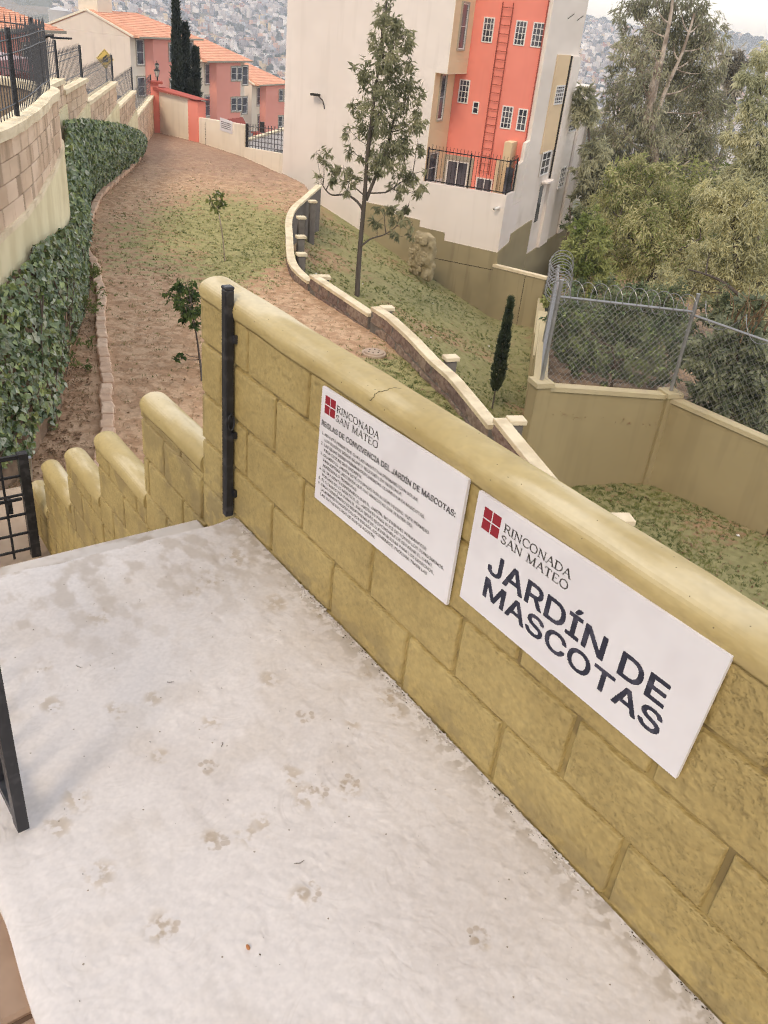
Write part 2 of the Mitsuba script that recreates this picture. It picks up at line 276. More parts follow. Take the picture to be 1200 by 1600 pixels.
def tube(pts, rad, n=6):
    P = np.asarray(pts, float); R = np.broadcast_to(rad, len(P)); t = np.gradient(P, axis=0); t /= np.linalg.norm(t, axis=1, keepdims=True) + 1e-12
    ref = np.array([0, 0, 1.0]) if abs(t[:, 2]).mean() < .85 else np.array([1.0, 0, 0])
    a = np.cross(t, ref); a /= np.linalg.norm(a, axis=1, keepdims=True) + 1e-12; b = np.cross(t, a)
    th = np.arange(n) * 2 * np.pi / n
    v = P[:, None] + R[:, None, None] * (np.cos(th)[None, :, None] * a[:, None] + np.sin(th)[None, :, None] * b[:, None])
    v = v.reshape(-1, 3); f = []
    for i in range(len(P) - 1):
        for j in range(n): f.append([i * n + j, i * n + (j + 1) % n, (i + 1) * n + (j + 1) % n, (i + 1) * n + j])
    f = np.array(f); f = np.vstack([f[:, [0, 1, 2]], f[:, [0, 2, 3]]])
    c = [[0, j + 1, j] for j in range(1, n - 1)] + [[(len(P) - 1) * n, (len(P) - 1) * n + j, (len(P) - 1) * n + j + 1] for j in range(1, n - 1)]
    return v, np.vstack([f, c])
def spline(P, n):
    P = np.asarray(P, float); s = np.r_[0, np.cumsum(np.linalg.norm(np.diff(P, axis=0), axis=1))]
    from scipy.interpolate import PchipInterpolator
    return np.stack([PchipInterpolator(s, P[:, k])(np.linspace(0, s[-1], n)) for k in range(P.shape[1])], 1)
def resample(P, step):
    P = np.asarray(P, float); s = np.r_[0, np.cumsum(np.linalg.norm(np.diff(P, axis=0), axis=1))]; n = max(2, int(round(s[-1] / step)) + 1)
    return np.stack([np.interp(np.linspace(0, s[-1], n), s, P[:, k]) for k in range(P.shape[1])], 1)
def chamfer(sx, sy, sz, c):
    """a box with bevelled edges, centred"""
    v = []
    for x in (-1, 1):
        for y in (-1, 1):
            for z in (-1, 1):
                v += [[x * (sx - c), y * (sy - c), z * sz], [x * (sx - c), y * sy, z * (sz - c)], [x * sx, y * (sy - c), z * (sz - c)]]
    h = trimesh.convex.convex_hull(np.array(v)); return np.array(h.vertices), np.array(h.faces)
def place(x, y, z, ux, uy, s=(1, 1, 1)):
    """to_world that turns +x to the plan direction (ux, uy)"""
    return T([[ux * s[0], -uy * s[1], 0, x], [uy * s[0], ux * s[1], 0, y], [0, 0, s[2], z], [0, 0, 0, 1]])

def leaves(P, D, L, W, fold=.25, up=None, r=rng):
    """rhombic folded leaves at P, pointing along D, of length L and width W (two triangles each)"""
    n = len(P); D = D / (np.linalg.norm(D, axis=1, keepdims=True) + 1e-9)
    q = r.normal(size=(n, 3)) if up is None else up + .5 * r.normal(size=(n, 3))
    S = np.cross(D, q); S /= np.linalg.norm(S, axis=1, keepdims=True) + 1e-9; N = np.cross(S, D)
    L, W = np.broadcast_to(L, n)[:, None], np.broadcast_to(W, n)[:, None]
    mid = P + D * L * .42
    v = np.stack([P, mid + S * W / 2 + N * W * fold, P + D * L, mid - S * W / 2 + N * W * fold], 1).reshape(-1, 3)
    b = np.arange(n)[:, None] * 4
    return v, np.vstack([b + [0, 2, 1], b + [0, 3, 2]])
def blob(c, r, n, squash=(1, 1, 1), r_=rng, hollow=.55):
    d = r_.normal(size=(n, 3)); d /= np.linalg.norm(d, axis=1, keepdims=True)
    return np.asarray(c) + d * (r * (hollow + (1 - hollow) * r_.random((n, 1)) ** .7) * (.75 + .5 * meshkit.noise(d * 2.2 + np.asarray(c))[:, None])) * np.asarray(squash), d
def joined(parts):
    m = MB(); [m.add(v, f) for v, f in parts]; return m

# ================================================================ the setting
def dof(x, y): return (x - EYE[0]) * FW[0] + (y - EYE[1]) * FW[1]
def eof(x, y): return (x - EYE[0]) * RT[0] + (y - EYE[1]) * RT[1]
def xy(d, e): return EYE[0] + d * FW[0] + e * RT[0], EYE[1] + d * FW[1] + e * RT[1]
def lawn_z(x, y): return -2.6 + -0.032 * (dof(x, y) - 6)
LA, LB, LC = [-0.209,-0.409,-3.086]
def lower_z(x, y): return np.maximum(LA * x + LB * y + LC, -6.0 - .07 * (dof(x, y) - 15.5))
def rough(x, y, k=0): return .05 * (meshkit.fbm(np.stack([x * .9, y * .9, 0 * x + k], -1), 3) - .5) + .03 * (meshkit.fbm(np.stack([x * 4, y * 4, 0 * x + k], -1), 2) - .5)
def sheet(poly, zfn, step):
    """a fine sheet over a plan polygon, its border kept exactly"""
    from shapely.geometry import Polygon, Point
    from shapely import contains_xy
    from scipy.spatial import Delaunay
    pg = Polygon(poly).buffer(0); x0, y0, x1, y1 = pg.bounds
    gx, gy = np.meshgrid(np.arange(x0, x1, step), np.arange(y0, y1, step))
    g = np.c_[gx.ravel(), gy.ravel()] + rng.uniform(-.25, .25, (gx.size, 2)) * step
    g = g[contains_xy(pg.buffer(-step * .5), g[:, 0], g[:, 1])]
    b = np.array([pg.exterior.interpolate(t).coords[0] for t in np.arange(0, pg.length, step)])
    p = np.vstack([g, b]); t = Delaunay(p).simplices; c = p[t].mean(1); t = t[contains_xy(pg, c[:, 0], c[:, 1])]
    a, bb, cc = p[t[:, 0]], p[t[:, 1]], p[t[:, 2]]
    flip = ((bb - a)[:, 0] * (cc - a)[:, 1] - (bb - a)[:, 1] * (cc - a)[:, 0]) < 0
    t[flip] = t[flip][:, ::-1]
    return np.c_[p, zfn(p[:, 0], p[:, 1])], t

# far terrain: a valley and the inhabited ridge across it
def far_z(x, y):
    d, e = dof(x, y), eof(x, y); r = np.hypot(d, e); a = e / np.maximum(d, 1)
    z = -9.5 - 72 * np.clip((r - 70) / 640, 0, 1) ** .8
    crest = 40 + 45 * np.clip(-(a + .02) / .3, 0, 1)
    up = np.clip((r - 760) / 1500, 0, 1); z = z + (crest + 81) * up ** 1.1
    z = np.where(r > 2260, z - (r - 2260) * .10, z)
    nz = meshkit.fbm(np.stack([x * .0035, y * .0035, 0 * x], -1), 4) - .5
    return z + nz * np.clip((r - 200) / 800, 0, 1) * 55
rr_ = np.r_[0, 20, 40, 60, 75, 90, np.geomspace(110, 4200, 90)]; th = np.linspace(0, 2 * np.pi, 241)[:-1]
X = EYE[0] + rr_[:, None] * np.cos(th); Y = EYE[1] + rr_[:, None] * np.sin(th); Z = far_z(X, Y)
n = len(th); f = [[i * n + j, i * n + (j + 1) % n, (i + 1) * n + (j + 1) % n, (i + 1) * n + j] for i in range(len(rr_) - 1) for j in range(n)]
obj('terrain', (np.c_[X.ravel(), Y.ravel(), Z.ravel()], np.array(f)[:, ::-1]), 'm_hill', smooth=True, kind='structure', label='valley and far hillside ground under the hazy town')

# lines of the garden
BRICKLINE = np.array([[-35.341,12.912,-3.638],[-32.33,11.872,-3.542],[-30.049,10.899,-3.465],[-26.518,9.183,-3.342],[-23.557,7.606,-3.237],[-20.969,6.265,-3.145],[-17.733,4.946,-3.037],[-16.666,4.516,-3.002],[-15.579,4.129,-2.967],[-14.684,3.933,-2.941],[-13.853,3.787,-2.917],[-12.574,3.435,-2.878],[-11.681,3.203,-2.85],[-10.822,2.903,-2.823],[-9.804,2.57,-2.791],[-8.932,2.304,-2.763],[-8.226,2.099,-2.742],[-7.652,1.936,-2.724],[-7.267,1.771,-2.711],[-6.775,1.626,-2.696],[-6.431,1.515,-2.685]] + [[-5.55, 1.15, -2.66], [-4.9, .75, -2.64]])
CAPA = np.array([[-20.093,12.567,-2.72],[-19.738,12.244,-2.72],[-18.424,11.093,-2.72],[-17.33,10.142,-2.72],[-16.52,9.565,-2.72],[-15.576,9.0,-2.72],[-14.704,8.53,-2.72],[-13.553,7.901,-2.72],[-12.7,7.468,-2.72],[-12.069,7.229,-2.72],[-11.236,7.069,-2.72]])
CAPB = np.array([[-11.138,7.044,-2.57],[-8.793,6.796,-2.57]])
CAPC = np.array([[-8.684,6.771,-2.42],[-8.175,6.725,-2.42],[-7.201,6.469,-2.42],[-6.279,6.174,-2.42],[-5.664,6.03,-2.42],[-4.929,5.756,-2.42],[-4.223,5.488,-2.42]])
CAPD = np.array([[-4.091,5.429,-2.26],[-2.583,4.839,-2.26],[-1.877,4.646,-2.26],[-0.973,4.363,-2.26],[-0.075,4.048,-2.26]])
WALLINE = np.vstack([CAPA, CAPB, CAPC, CAPD])[:, :2]
FENCEBASE = np.array([[-38.133,14.066,-3.732],[-37.731,14.274,-3.726],[-37.606,14.621,-3.729],[-34.659,15.134,-3.665],[-29.892,15.117,-3.544],[-25.871,14.52,-3.431],[-23.537,14.069,-3.363]])
left_edge = [(-3.2, .2), (-4.5, -.6), (-7.2, .0), (-9.6, 1.2), (-12.5, 2.2), (-16, 3.6), (-21, 6), (-28, 9), (-37.9, 13.9)]
lawn_poly = left_edge + [tuple(p[:2]) for p in FENCEBASE[1:]] + [tuple(p) for p in WALLINE] + [(4.6, 3.2), (4.6, .13), (-3.2, .13)]
lawn_poly = [(a, b) for a, b in lawn_poly]
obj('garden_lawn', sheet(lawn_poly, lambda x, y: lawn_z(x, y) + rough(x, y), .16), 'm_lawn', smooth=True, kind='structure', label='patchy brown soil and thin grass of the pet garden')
BLD_A, BLD_B = np.array([-25.871,14.52]), np.array([-18.714,18.853])
J = np.array([-16.942,19.575,-6.878]); K0 = np.array([-7.382,9.691,-5.508]); K1 = np.array([-6.578,12.517,-6.002]); K2 = np.array([-3.886,12.74,-5.864])
K3 = K2 + (K2 - K1) * 2.6
low_poly = [tuple(p) for p in WALLINE] + [(7.5, 3.6), (12, 8), tuple(K3[:2]), tuple(K2[:2]), tuple(K1[:2]), tuple(K0[:2]), tuple(J[:2]), tuple(BLD_B + [-.1, .2]), tuple(BLD_A + [-.2, .3])]
obj('lower_lawn', sheet(low_poly, lambda x, y: lower_z(x, y) + rough(x, y, 5), .18), 'm_lower', smooth=True, kind='structure', label='sloping lower grass strewn with dry leaves beyond the low block wall')

# street on the left, above the stepped wall, and the lane behind the far fence
def street_z(d): return .25 - .085 * (d - 9)
pts = [(6.5, -4.6), (6.5, -14), (20, -22), (48, -30), (62, -24), (46, -14.8), (32, -11.6), (24, -9.6), (17, -7.8), (13.3, -6.6), (11.9, -5.6), (10.3, -5.1), (9, -4.8)]
def clampd(x, y): return street_z(np.clip(dof(x, y), 6, 60))
obj('street', sheet([xy(*p) for p in pts], clampd, 1.0), 'm_asphalt', kind='structure', label='sloping street behind the iron railing')
pts = [(42.2, -13.4), (75, -24), (80, 2), (44, -2), (33.5, -4.4), (36.6, -6.9), (40.3, -9.8)]
obj('lane', sheet([xy(*p) for p in pts], lambda x, y: -4.6 - .07 * (dof(x, y) - 36), 1.5), 'm_asphalt', kind='structure', label='paved lane running down behind the far garden fence')
# rough ground behind the chain-link fence
def wood_z(x, y):
    s = np.clip((x - K0[0]) * .26 + (y - K0[1]) * .97, -3, 60)
    return np.where(s < 0, -6.4, -4.35 - .16 * s)
q = [tuple(K0[:2] + [.0, .25]), tuple(K1[:2] + [.15, .25]), tuple(K3[:2] + [.1, .25]), (9, 18), (20, 40), (-14, 62), (-36, 56), (-30, 36), tuple(J[:2] + [0, .3])]
obj('wooded_ground', sheet(q, lambda x, y: wood_z(x, y) + 3 * rough(x, y, 9), .7), 'm_earth', smooth=True, kind='structure', label='brown earth slope under the trees')

# landing, its edge and the steps down
gx, gy = np.meshgrid(np.linspace(-.075, 3.6, 150), np.linspace(-1.145, -.002, 60), indexing='ij')
gz = .006 * (meshkit.fbm(np.stack([gx * 5, gy * 5, 0 * gx], -1), 3) - .5) - np.where(gx < -.05, (-.05 - gx) * .4, 0) - np.where(gy < -1.12, (-1.12 - gy) * .5, 0)
gy = gy + np.where(gy < -1.14, .02 * (meshkit.noise(np.stack([gx * 6, 0 * gx, 0 * gx], -1)) - .5), 0)
gx = gx + np.where(gx < -.074, .02 * (meshkit.noise(np.stack([0 * gx, gy * 9, 0 * gx], -1)) - .5), 0)
nx, ny = gx.shape
V = np.c_[gx.ravel(), gy.ravel(), gz.ravel()]
Fq = [[i * ny + j, (i + 1) * ny + j, (i + 1) * ny + j + 1, i * ny + j + 1] for i in range(nx - 1) for j in range(ny - 1)]
rim = [i * ny for i in range(nx)][::-1] + list(range(ny)) ; k0 = len(V)
V = np.vstack([V, V[rim] - [0, 0, .22]])
Fq += [[rim[i], rim[i + 1], k0 + i + 1, k0 + i] for i in range(len(rim) - 1)]
obj('landing_floor', (V, np.array(Fq)), 'm_floor', smooth=35, kind='structure', label='white painted concrete landing with muddy paw marks')
labels['stairs'] = {'label': 'flight of white painted concrete steps going down beside the ochre wall', 'kind': 'structure'}
for k in range(10):
    x1 = -.08 - .28 * k; v, f = chamfer(.19, .575, .21, .012)
    v = v + [x1 - .165, -.575, -.205 * (k + 1) - .21]; v[:, 2] += .006 * (meshkit.noise(v * 7) - .5)
    obj('step', (v, f), 'm_step', 'stairs')
obj('stair_path', MB().box(-4.35, -2.98, -1.7, .12, -2.6, -2.056), 'm_path', kind='structure', label='pinkish concrete path at the foot of the stairs')
# ground left of the landing: reddish brown paving
obj('brick_paving', MB().box(-.4, 3.6, -4.0, -1.11, -.30, -.050), 'm_paver_joint', kind='structure', label='reddish brown paving beside the landing')
for i in range(13):
    for j in range(9):
        v, f = chamfer(.148, .098, .02, .008)
        x = .9 + i * .31 - (j % 2) * .155; y = -1.225 - j * .206
        if .8 < x < 3.4: obj('brick', (v + [x, y, -.052 + rng.uniform(-.006, .006)], f), 'm_paver', 'brick_paving')

# ================================================================ ochre block wall with its caps
wall = thing('block_wall', 'ochre painted block wall with rounded cap, stepping down beside the stairs and carrying two white signs', 'wall')
ROWS = [(.0, .194), (.204, .387), (.397, .592), (.602, .785)] + [(-.2 * k + .005, -.2 * (k - 1) - .005) for k in range(1, 13)]
ROWI = [0, 1, 2, 3] + [-k for k in range(1, 13)]
SEGS = [(-.375, 3.3, .842), (-1.06, -.375, .135), (-1.82, -1.06, -.395), (-2.48, -1.82, -.80), (-3.14, -2.48, -1.195), (-3.62, -3.14, -1.60)]
floor_at = lambda x: 0 if x > -.08 else -.205 * np.ceil((-.08 - x) / .28)
core = MB()
for x0, x1, zt in SEGS: core.box(x0 + .004, x1 - (.004 if x1 < 3 else 0), .0125, .098, (-3.0), zt - .06)
obj('core', core, 'm_joint', wall)
def wall_block(x0, x1, z0, z1, nx, nz):
    """front of one block: softly rounded rim, lumpy face, sides going back to the joint"""
    e = .007; us = np.r_[x0, x0 + e * .4, x0 + e, np.linspace(x0 + .03, x1 - .03, nx), x1 - e, x1 - e * .4, x1]; ws = np.r_[z0, z0 + e * .4, z0 + e, np.linspace(z0 + .025, z1 - .025, nz), z1 - e, z1 - e * .4, z1]
    U, W = np.meshgrid(us, ws, indexing='ij')
    m = np.minimum(np.minimum(U - x0, x1 - U), np.minimum(W - z0, z1 - W)); y = .0165 * np.clip(1 - m / e, 0, 1) ** 2
    y = y - .004 * (meshkit.fbm(np.stack([U * 9, W * 9, 0 * U + round(x0 * 31)], -1), 3) - .5) * np.clip(m / .02, 0, 1)
    jit = .004 * (meshkit.noise(np.stack([U * 22, W * 22, 0 * U], -1)) - .5); a, b = U.shape
    v = np.c_[(U + jit).ravel(), y.ravel(), (W + jit).ravel()]
    return v, np.array([[i * b + j, (i + 1) * b + j, (i + 1) * b + j + 1, i * b + j + 1] for i in range(a - 1) for j in range(b - 1)])
for (z0, z1), k in zip(ROWS, ROWI):
    off = 0 if k % 2 else .2
    for i in range(-10, 9):
        a, b = off + .4 * i + .0065, off + .4 * (i + 1) - .0065
        for x0, x1, zt in SEGS:
            u0, u1 = max(a, x0), min(b, x1)
            if u1 - u0 < .03: continue
            w1 = min(z1, zt - (.09 if x0 < -.5 else .072))
            if w1 - z0 < .03 or w1 < floor_at(u0) - .02 or (x0 > -.5 and z0 < -.25): continue
            big = u1 > -.4
            obj('block', wall_block(u0, u1, z0, w1, 9 if big else 4, 6 if big else 3), 'm_ochre', wall, smooth=True)
# caps
def cap_mesh(x0, x1, z0, z1, nose):
    th = np.linspace(0, np.pi, 19)
    prof = np.r_[[[.022, z0 + .004], [-.004, z0 - .003], [-.010, z0 + .010]], np.c_[.054 - .066 * np.cos(th), z0 + .028 + (z1 - z0 - .028) * np.sin(th) ** .9], [[.118, z0 + .010], [.10, z0 - .003]]]
    xs = np.r_[x0 + nose * (1 - np.cos(np.linspace(0, np.pi / 2, 9))), np.arange(x0 + nose + .03, x1 - .02, .035), x1] if nose else np.r_[np.arange(x0, x1 - .02, .035), x1]
    rings = []
    for x in xs:
        s = 1.0 if not nose or x > x0 + nose else max(.02, math.sqrt(max(0.0, 1 - ((x0 + nose - x) / nose) ** 2)))
        p = prof.copy(); p[:, 0] = .054 + (p[:, 0] - .054) * (.55 + .45 * s); p[:, 1] = z0 + (p[:, 1] - z0) * s
        rings.append(np.c_[np.full(len(p), x), p])
    V = np.concatenate(rings); k = len(prof)
    V = V + np.c_[0 * V[:, 0], .010 * (meshkit.fbm(V * 4, 3) - .5), .014 * (meshkit.fbm(V * 3 + 9, 3) - .5)]
    f = [[i * k + j, (i + 1) * k + j, (i + 1) * k + (j + 1) % k, i * k + (j + 1) % k] for i in range(len(xs) - 1) for j in range(k)]
    t = [[0, j, j + 1] for j in range(1, k - 1)] + [[(len(xs) - 1) * k, (len(xs) - 1) * k + j + 1, (len(xs) - 1) * k + j] for j in range(1, k - 1)]
    f = np.array(f); return V, np.vstack([f[:, [0, 1, 2]], f[:, [0, 2, 3]], t])
for i, (x0, x1, zt) in enumerate(SEGS):
    obj('cap', cap_mesh(x0 - .012, x1 - (.0 if i else 0), zt - (.092 if i else .074), zt, .07 if i else .05), 'm_cap', wall, smooth=50)
# hairline crack across the cap
cr = []
for t in np.linspace(0, 1, 22):
    a = .15 + t * 1.5; cr.append([.735 + .030 * t + .004 * math.sin(t * 13) + .002 * math.sin(t * 41) + .03 * max(0, t - .75), .054 - .0668 * math.cos(a), .797 + .0455 * math.sin(a) ** .9])
obj('crack', MB().tube(cr, np.linspace(.0009, .0005, 22), 4), 'm_crack', wall, label='dark hairline crack across the rounded cap')

# ================================================================ signs
def panel(c, name, label):
    """board whose face runs through the corners bl, br, tr, tl (x, z) just off the blocks"""
    key = thing(name, label, 'sign'); bl, br, tr, tl = (np.array(p) for p in c)
    def at(a, b): return bl * (1 - a) * (1 - b) + br * a * (1 - b) + tr * a * b + tl * (1 - a) * b
    P = [at(a, b) for a, b in ((0, 0), (1, 0), (1, 1), (0, 1))]
    m = MB(); m.add([[p[0], y, p[1]] for y in (-.0165, -.0075) for p in P], [[0, 1, 2, 3], [7, 6, 5, 4], [0, 4, 5, 1], [1, 5, 6, 2], [2, 6, 7, 3], [3, 7, 4, 0]])
    obj('board', m, 'm_sign', key)
    W, H = np.linalg.norm(br - bl), np.linalg.norm(tl - bl); ux, uz = (br - bl) / W, (tl - bl) / H
    def put(v): return np.c_[bl[0] + v[:, 0] * ux[0] + v[:, 1] * uz[0], -.0166 - v[:, 2], bl[1] + v[:, 0] * ux[1] + v[:, 1] * uz[1]]
    return key, put, W, H
def text(key, put, s, x, y, width, height, m, name='lettering', bold=False, label=None):
    t = meshkit.text_mesh(s, height, .0007, bold); v = np.array(t.vertices); v[:, 0] *= width / (v[:, 0].max() - v[:, 0].min()); v[:, 0] += x - v[:, 0].min(); v[:, 1] += y
    obj(name, (put(v), t.faces), m, key, label=label)
SERIF = {  # strokes (points, width) and serifs (centre x, y, length) on a grid of cap height 10
 'R': (7.6, [([(1.6, 0), (1.6, 10)], 1.15), ([(1.6, 9.7), (4.2, 9.7), (5.7, 9.0), (6.0, 7.5), (5.6, 6.0), (4.2, 5.3), (1.6, 5.2)], .8), ([(3.9, 5.2), (7.0, .3)], 1.05)], [(1.6, .2, 2.6), (1.0, 9.8, 1.8), (7.1, .2, 1.6)]),
 'I': (3.4, [([(1.7, 0), (1.7, 10)], 1.15)], [(1.7, .2, 2.8), (1.7, 9.8, 2.8)]),
 'N': (8.4, [([(1.6, 0), (1.6, 9.8)], .6), ([(1.5, 9.9), (7.0, .1)], 1.15), ([(7.0, 0), (7.0, 10)], .6)], [(1.6, .2, 2.2), (1.2, 9.8, 2.0), (7.0, 9.8, 2.2)]),
 'C': (7.6, [([(7.0, 7.6), (6.3, 9.2), (4.6, 9.75), (2.8, 9.3), (1.4, 7.5), (1.1, 5), (1.5, 2.5), (2.9, .7), (4.7, .25), (6.2, .8), (7.1, 2.1)], .95)], []),
 'O': (8.6, [([(4.3, 9.75), (2.4, 9.1), (1.2, 7.2), (1.0, 5), (1.2, 2.8), (2.4, .9), (4.3, .25), (6.2, .9), (7.4, 2.8), (7.6, 5), (7.4, 7.2), (6.2, 9.1), (4.3, 9.75)], .95)], []),
 'A': (7.8, [([(1.0, .2), (4.0, 9.9)], .6), ([(3.9, 10), (7.0, .1)], 1.15), ([(2.0, 3.6), (5.7, 3.6)], .6)], [(1.0, .2, 2.2), (7.0, .2, 2.4)]),
 'D': (8.2, [([(1.6, 0), (1.6, 10)], 1.15), ([(1.6, 9.7), (4.0, 9.7), (6.2, 8.6), (7.3, 6.5), (7.4, 4.2), (6.4, 1.7), (4.4, .4), (1.6, .3)], .85)], [(1.1, .2, 1.8), (1.1, 9.8, 1.8)]),
 'S': (6.0, [([(5.1, 7.6), (4.6, 9.2), (3.2, 9.75), (1.8, 9.3), (1.1, 8.0), (1.5, 6.6), (3.1, 5.4), (4.8, 4.2), (5.2, 2.6), (4.6, 1.0), (3.1, .25), (1.6, .7), (.9, 2.4)], .95)], []),
 'M': (9.8, [([(1.5, 0), (1.9, 10)], .6), ([(1.8, 9.9), (4.9, .3)], 1.15), ([(4.9, .3), (8.0, 9.9)], .6), ([(8.0, 10), (8.3, 0)], 1.15)], [(1.5, .2, 2.0), (8.3, .2, 2.4), (1.3, 9.8, 1.6), (8.6, 9.8, 1.6)]),
 'T': (7.2, [([(3.6, 0), (3.6, 9.7)], 1.15), ([(.7, 9.7), (6.5, 9.7)], .65), ([(.75, 9.9), (.6, 7.8)], .5), ([(6.45, 9.9), (6.6, 7.8)], .5)], [(3.6, .2, 2.8)]),
 'E': (6.8, [([(1.6, 0), (1.6, 10)], 1.15), ([(1.2, 9.7), (5.9, 9.7)], .65), ([(1.2, .3), (6.1, .3)], .65), ([(1.6, 5.1), (4.7, 5.1)], .6), ([(5.9, 9.9), (6.0, 8.0)], .5), ([(6.1, .1), (6.3, 2.2)], .5)], []), ' ': (4.0, [], [])}
def serif(key, put, s, x, y, width, m, ht=.0215):
    from shapely.geometry import LineString, box as sbox
    from shapely import unary_union, affinity
    tot = sum(SERIF[c][0] for c in s); k = width / tot; at = 0; mb = MB(put)
    for c in s:
        adv, st, sf = SERIF[c]
        if st:
            g = unary_union([LineString(p).buffer(w / 2, cap_style=2, join_style=1 if len(p) > 4 else 2) for p, w in st] + [sbox(a - l / 2, b - .22, a + l / 2, b + .22) for a, b, l in sf])
            g = affinity.affine_transform(g, [k, 0, 0, ht / 10, x + at * k, y])
            for q in getattr(g, 'geoms', [g]): mb.prism(q, 0, .0007, 'z')
        at += adv
    obj('lettering', mb, m, key)
def logo(key, put, x, y, s):
    g = .07 * s
    for i in (0, 1):
        for j in (0, 1):
            obj('logo_square', MB(put).box(x + i * (s + g) / 2, x + i * (s + g) / 2 + (s - g) / 2, y + j * (s + g) / 2, y + j * (s + g) / 2 + (s - g) / 2, 0, .0007), 'm_maroon', key)
S1, put, W, H = panel([(.497, .386), (1.153, .408), (1.158, .777), (.505, .758)], 'rules_sign', 'white sign of small printed garden rules in Spanish, screwed to the ochre wall')
logo(S1, put, .021, .297, .055); serif(S1, put, 'RINCONADA', .082, .322, .212, 'm_blackpaint'); serif(S1, put, 'SAN MATEO', .081, .2935, .214, 'm_blackpaint')
text(S1, put, 'REGLAS DE CONVIVENCIA DEL JARDÍN DE MASCOTAS:', .0105, .2535, .622, .0165, 'm_inkgrey', bold=True)
RULES = ['1. NO ESTÁ PERMITIDO QUE LAS MASCOTAS PERMANEZCAN SOLAS,', 'LOS DUEÑOS DEBEN BAJAR Y RECOGER LOS DESECHOS.', '2. LAS REJAS DEBEN PERMANECER CERRADAS CUANDO HAYA MASCOTAS,', 'PARA EVITAR QUE ESCAPEN.',
         '3. CUANDO EL JARDÍN ESTÉ OCUPADO POR ALGÚN VECINO, PIDE PERMISO', 'PARA ENTRAR. RECUERDA QUE HAY MASCOTAS QUE PUEDEN SER', 'AGRESIVAS O TEMEROSAS.', '4. SI HAY GENTE ESPERANDO USAR EL JARDÍN, NO DEBERÁS PERMANECER',
         'POR MÁS DE 15 MINUTOS, EL JARDÍN ES PARA GOCE DE TODOS LOS CONDÓMINOS.', '5. SI TU MASCOTA DAÑA EL ÁREA SERÁS RESPONSABLE DE REPARAR EL DAÑO.', '6. CADA CONDÓMINO ES RESPONSABLE DE LLEVAR BOLSAS PARA LOS DESECHOS,', 'LA ADMINISTRACIÓN COLOCA BOLSAS, SIN EMBARGO, PROCURA TRAER LAS', 'LAS TUYAS EN CASO DE QUE SE AGOTEN.']
for i, s in enumerate(RULES):
    x = .0165 if s[0].isdigit() else .034
    text(S1, put, s, x, .2255 - .0168 * i, len(s) * .00845, .0092, 'm_blackpaint')
S2, put, W, H = panel([(1.195, .464), (1.862, .464), (1.877, .783), (1.199, .768)], 'garden_name_sign', 'white sign naming the pet garden in large dark capitals, on the ochre wall')
logo(S2, put, .029, .2205, .057); serif(S2, put, 'RINCONADA', .098, .2485, .21, 'm_blackpaint'); serif(S2, put, 'SAN MATEO', .095, .2185, .214, 'm_blackpaint')
ext = lambda s: (lambda v: v[:, 0].max() - v[:, 0].min())(meshkit.text_mesh(s, .056, .0007, True).vertices)
k_ = .520 / ext('JARDÍN DE')
text(S2, put, 'JARDÍN', .074, .1245, ext('JARDÍN') * k_, .056, 'm_ink', bold=True); text(S2, put, 'DE', .074 + .520 - ext('DE') * k_, .1245, ext('DE') * k_, .056, 'm_ink', bold=True)
text(S2, put, 'MASCOTAS', .074, .0555, .530, .052, 'm_ink', bold=True)

# ================================================================ iron post and gates
gp = thing('gate_post', 'tall black iron gate post standing against the ochre wall at the head of the stairs', 'post')
v, f = chamfer(.0165, .0165, .435, .004); obj('tube', (v + [-.100, -.0225, .433], f), 'm_iron', gp)
v, f = chamfer(.0172, .0172, .006, .003); obj('top_cap', (v + [-.100, -.0225, .872], f), 'm_iron', gp)
for z in (.10, .70): obj('bracket', MB().box(-.083, -.070, -.012, .004, z - .014, z + .014), 'm_iron', gp)
m = MB()
th = np.linspace(0, 2 * np.pi, 13); m.tube(np.c_[-.074 + 0 * th, -.022 + .012 * np.cos(th), .395 + .030 * np.sin(th)], .0035, 5); m.box(-.083, -.069, -.016, .0, .33, .352)
obj('latch_ring', m, 'm_iron', gp)
# open leaf at the left edge of the picture
gl = thing('open_gate_leaf', 'open black iron gate leaf at the left edge of the landing', 'gate')
O = np.array([.985, -1.05]); dU = np.array([-.995, -.065]); fr = frame(O, dU / np.linalg.norm(dU))
obj('stile', MB(fr).box(0, .035, -.0125, .0125, .02, 1.25), 'm_iron', gl); obj('stile', MB(fr).box(.92, .955, -.0125, .0125, .02, 1.25), 'm_iron', gl)
for z in (.03, .45, .86, 1.20): obj('rail', MB(fr).box(.035, .92, -.011, .011, z, z + .028), 'm_iron', gl)
for k in range(7): obj('bar', MB(fr).box(.135 + .11 * k, .149 + .11 * k, -.007, .007, .058, 1.2), 'm_iron', gl)
# closed gate across the stairs
gs = thing('stair_gate', 'low black iron grid gate at the foot of the stairs beside the ivy', 'gate')
GX = -3.17; fr = frame((GX, -.10), (0, -1))
obj('post', MB(fr).box(-.02, .045, -.03, .03, -2.0, -1.145), 'm_iron', gs)
obj('rail', MB(fr).box(.045, 1.1, -.012, .012, -1.185, -1.155), 'm_iron', gs)
for z in (-1.32, -1.47, -1.63, -1.79, -1.93): obj('rail', MB(fr).box(.045, 1.1, -.007, .007, z - .008, z + .008), 'm_iron', gs)
for k in range(9): obj('bar', MB(fr).box(.155 + .115 * k, .171 + .115 * k, -.007, .007, -2.0 + .01, -1.185), 'm_iron', gs)
obj('latch', MB(fr).box(.05, .24, -.03, -.012, -1.525, -1.505).box(.12, .15, -.045, -.014, -1.62, -1.505), 'm_iron', gs)
obj('stay', MB().bar((GX - .02, -.06, -1.20), (-3.62, .02, -1.60), .012), 'm_galv', gs)

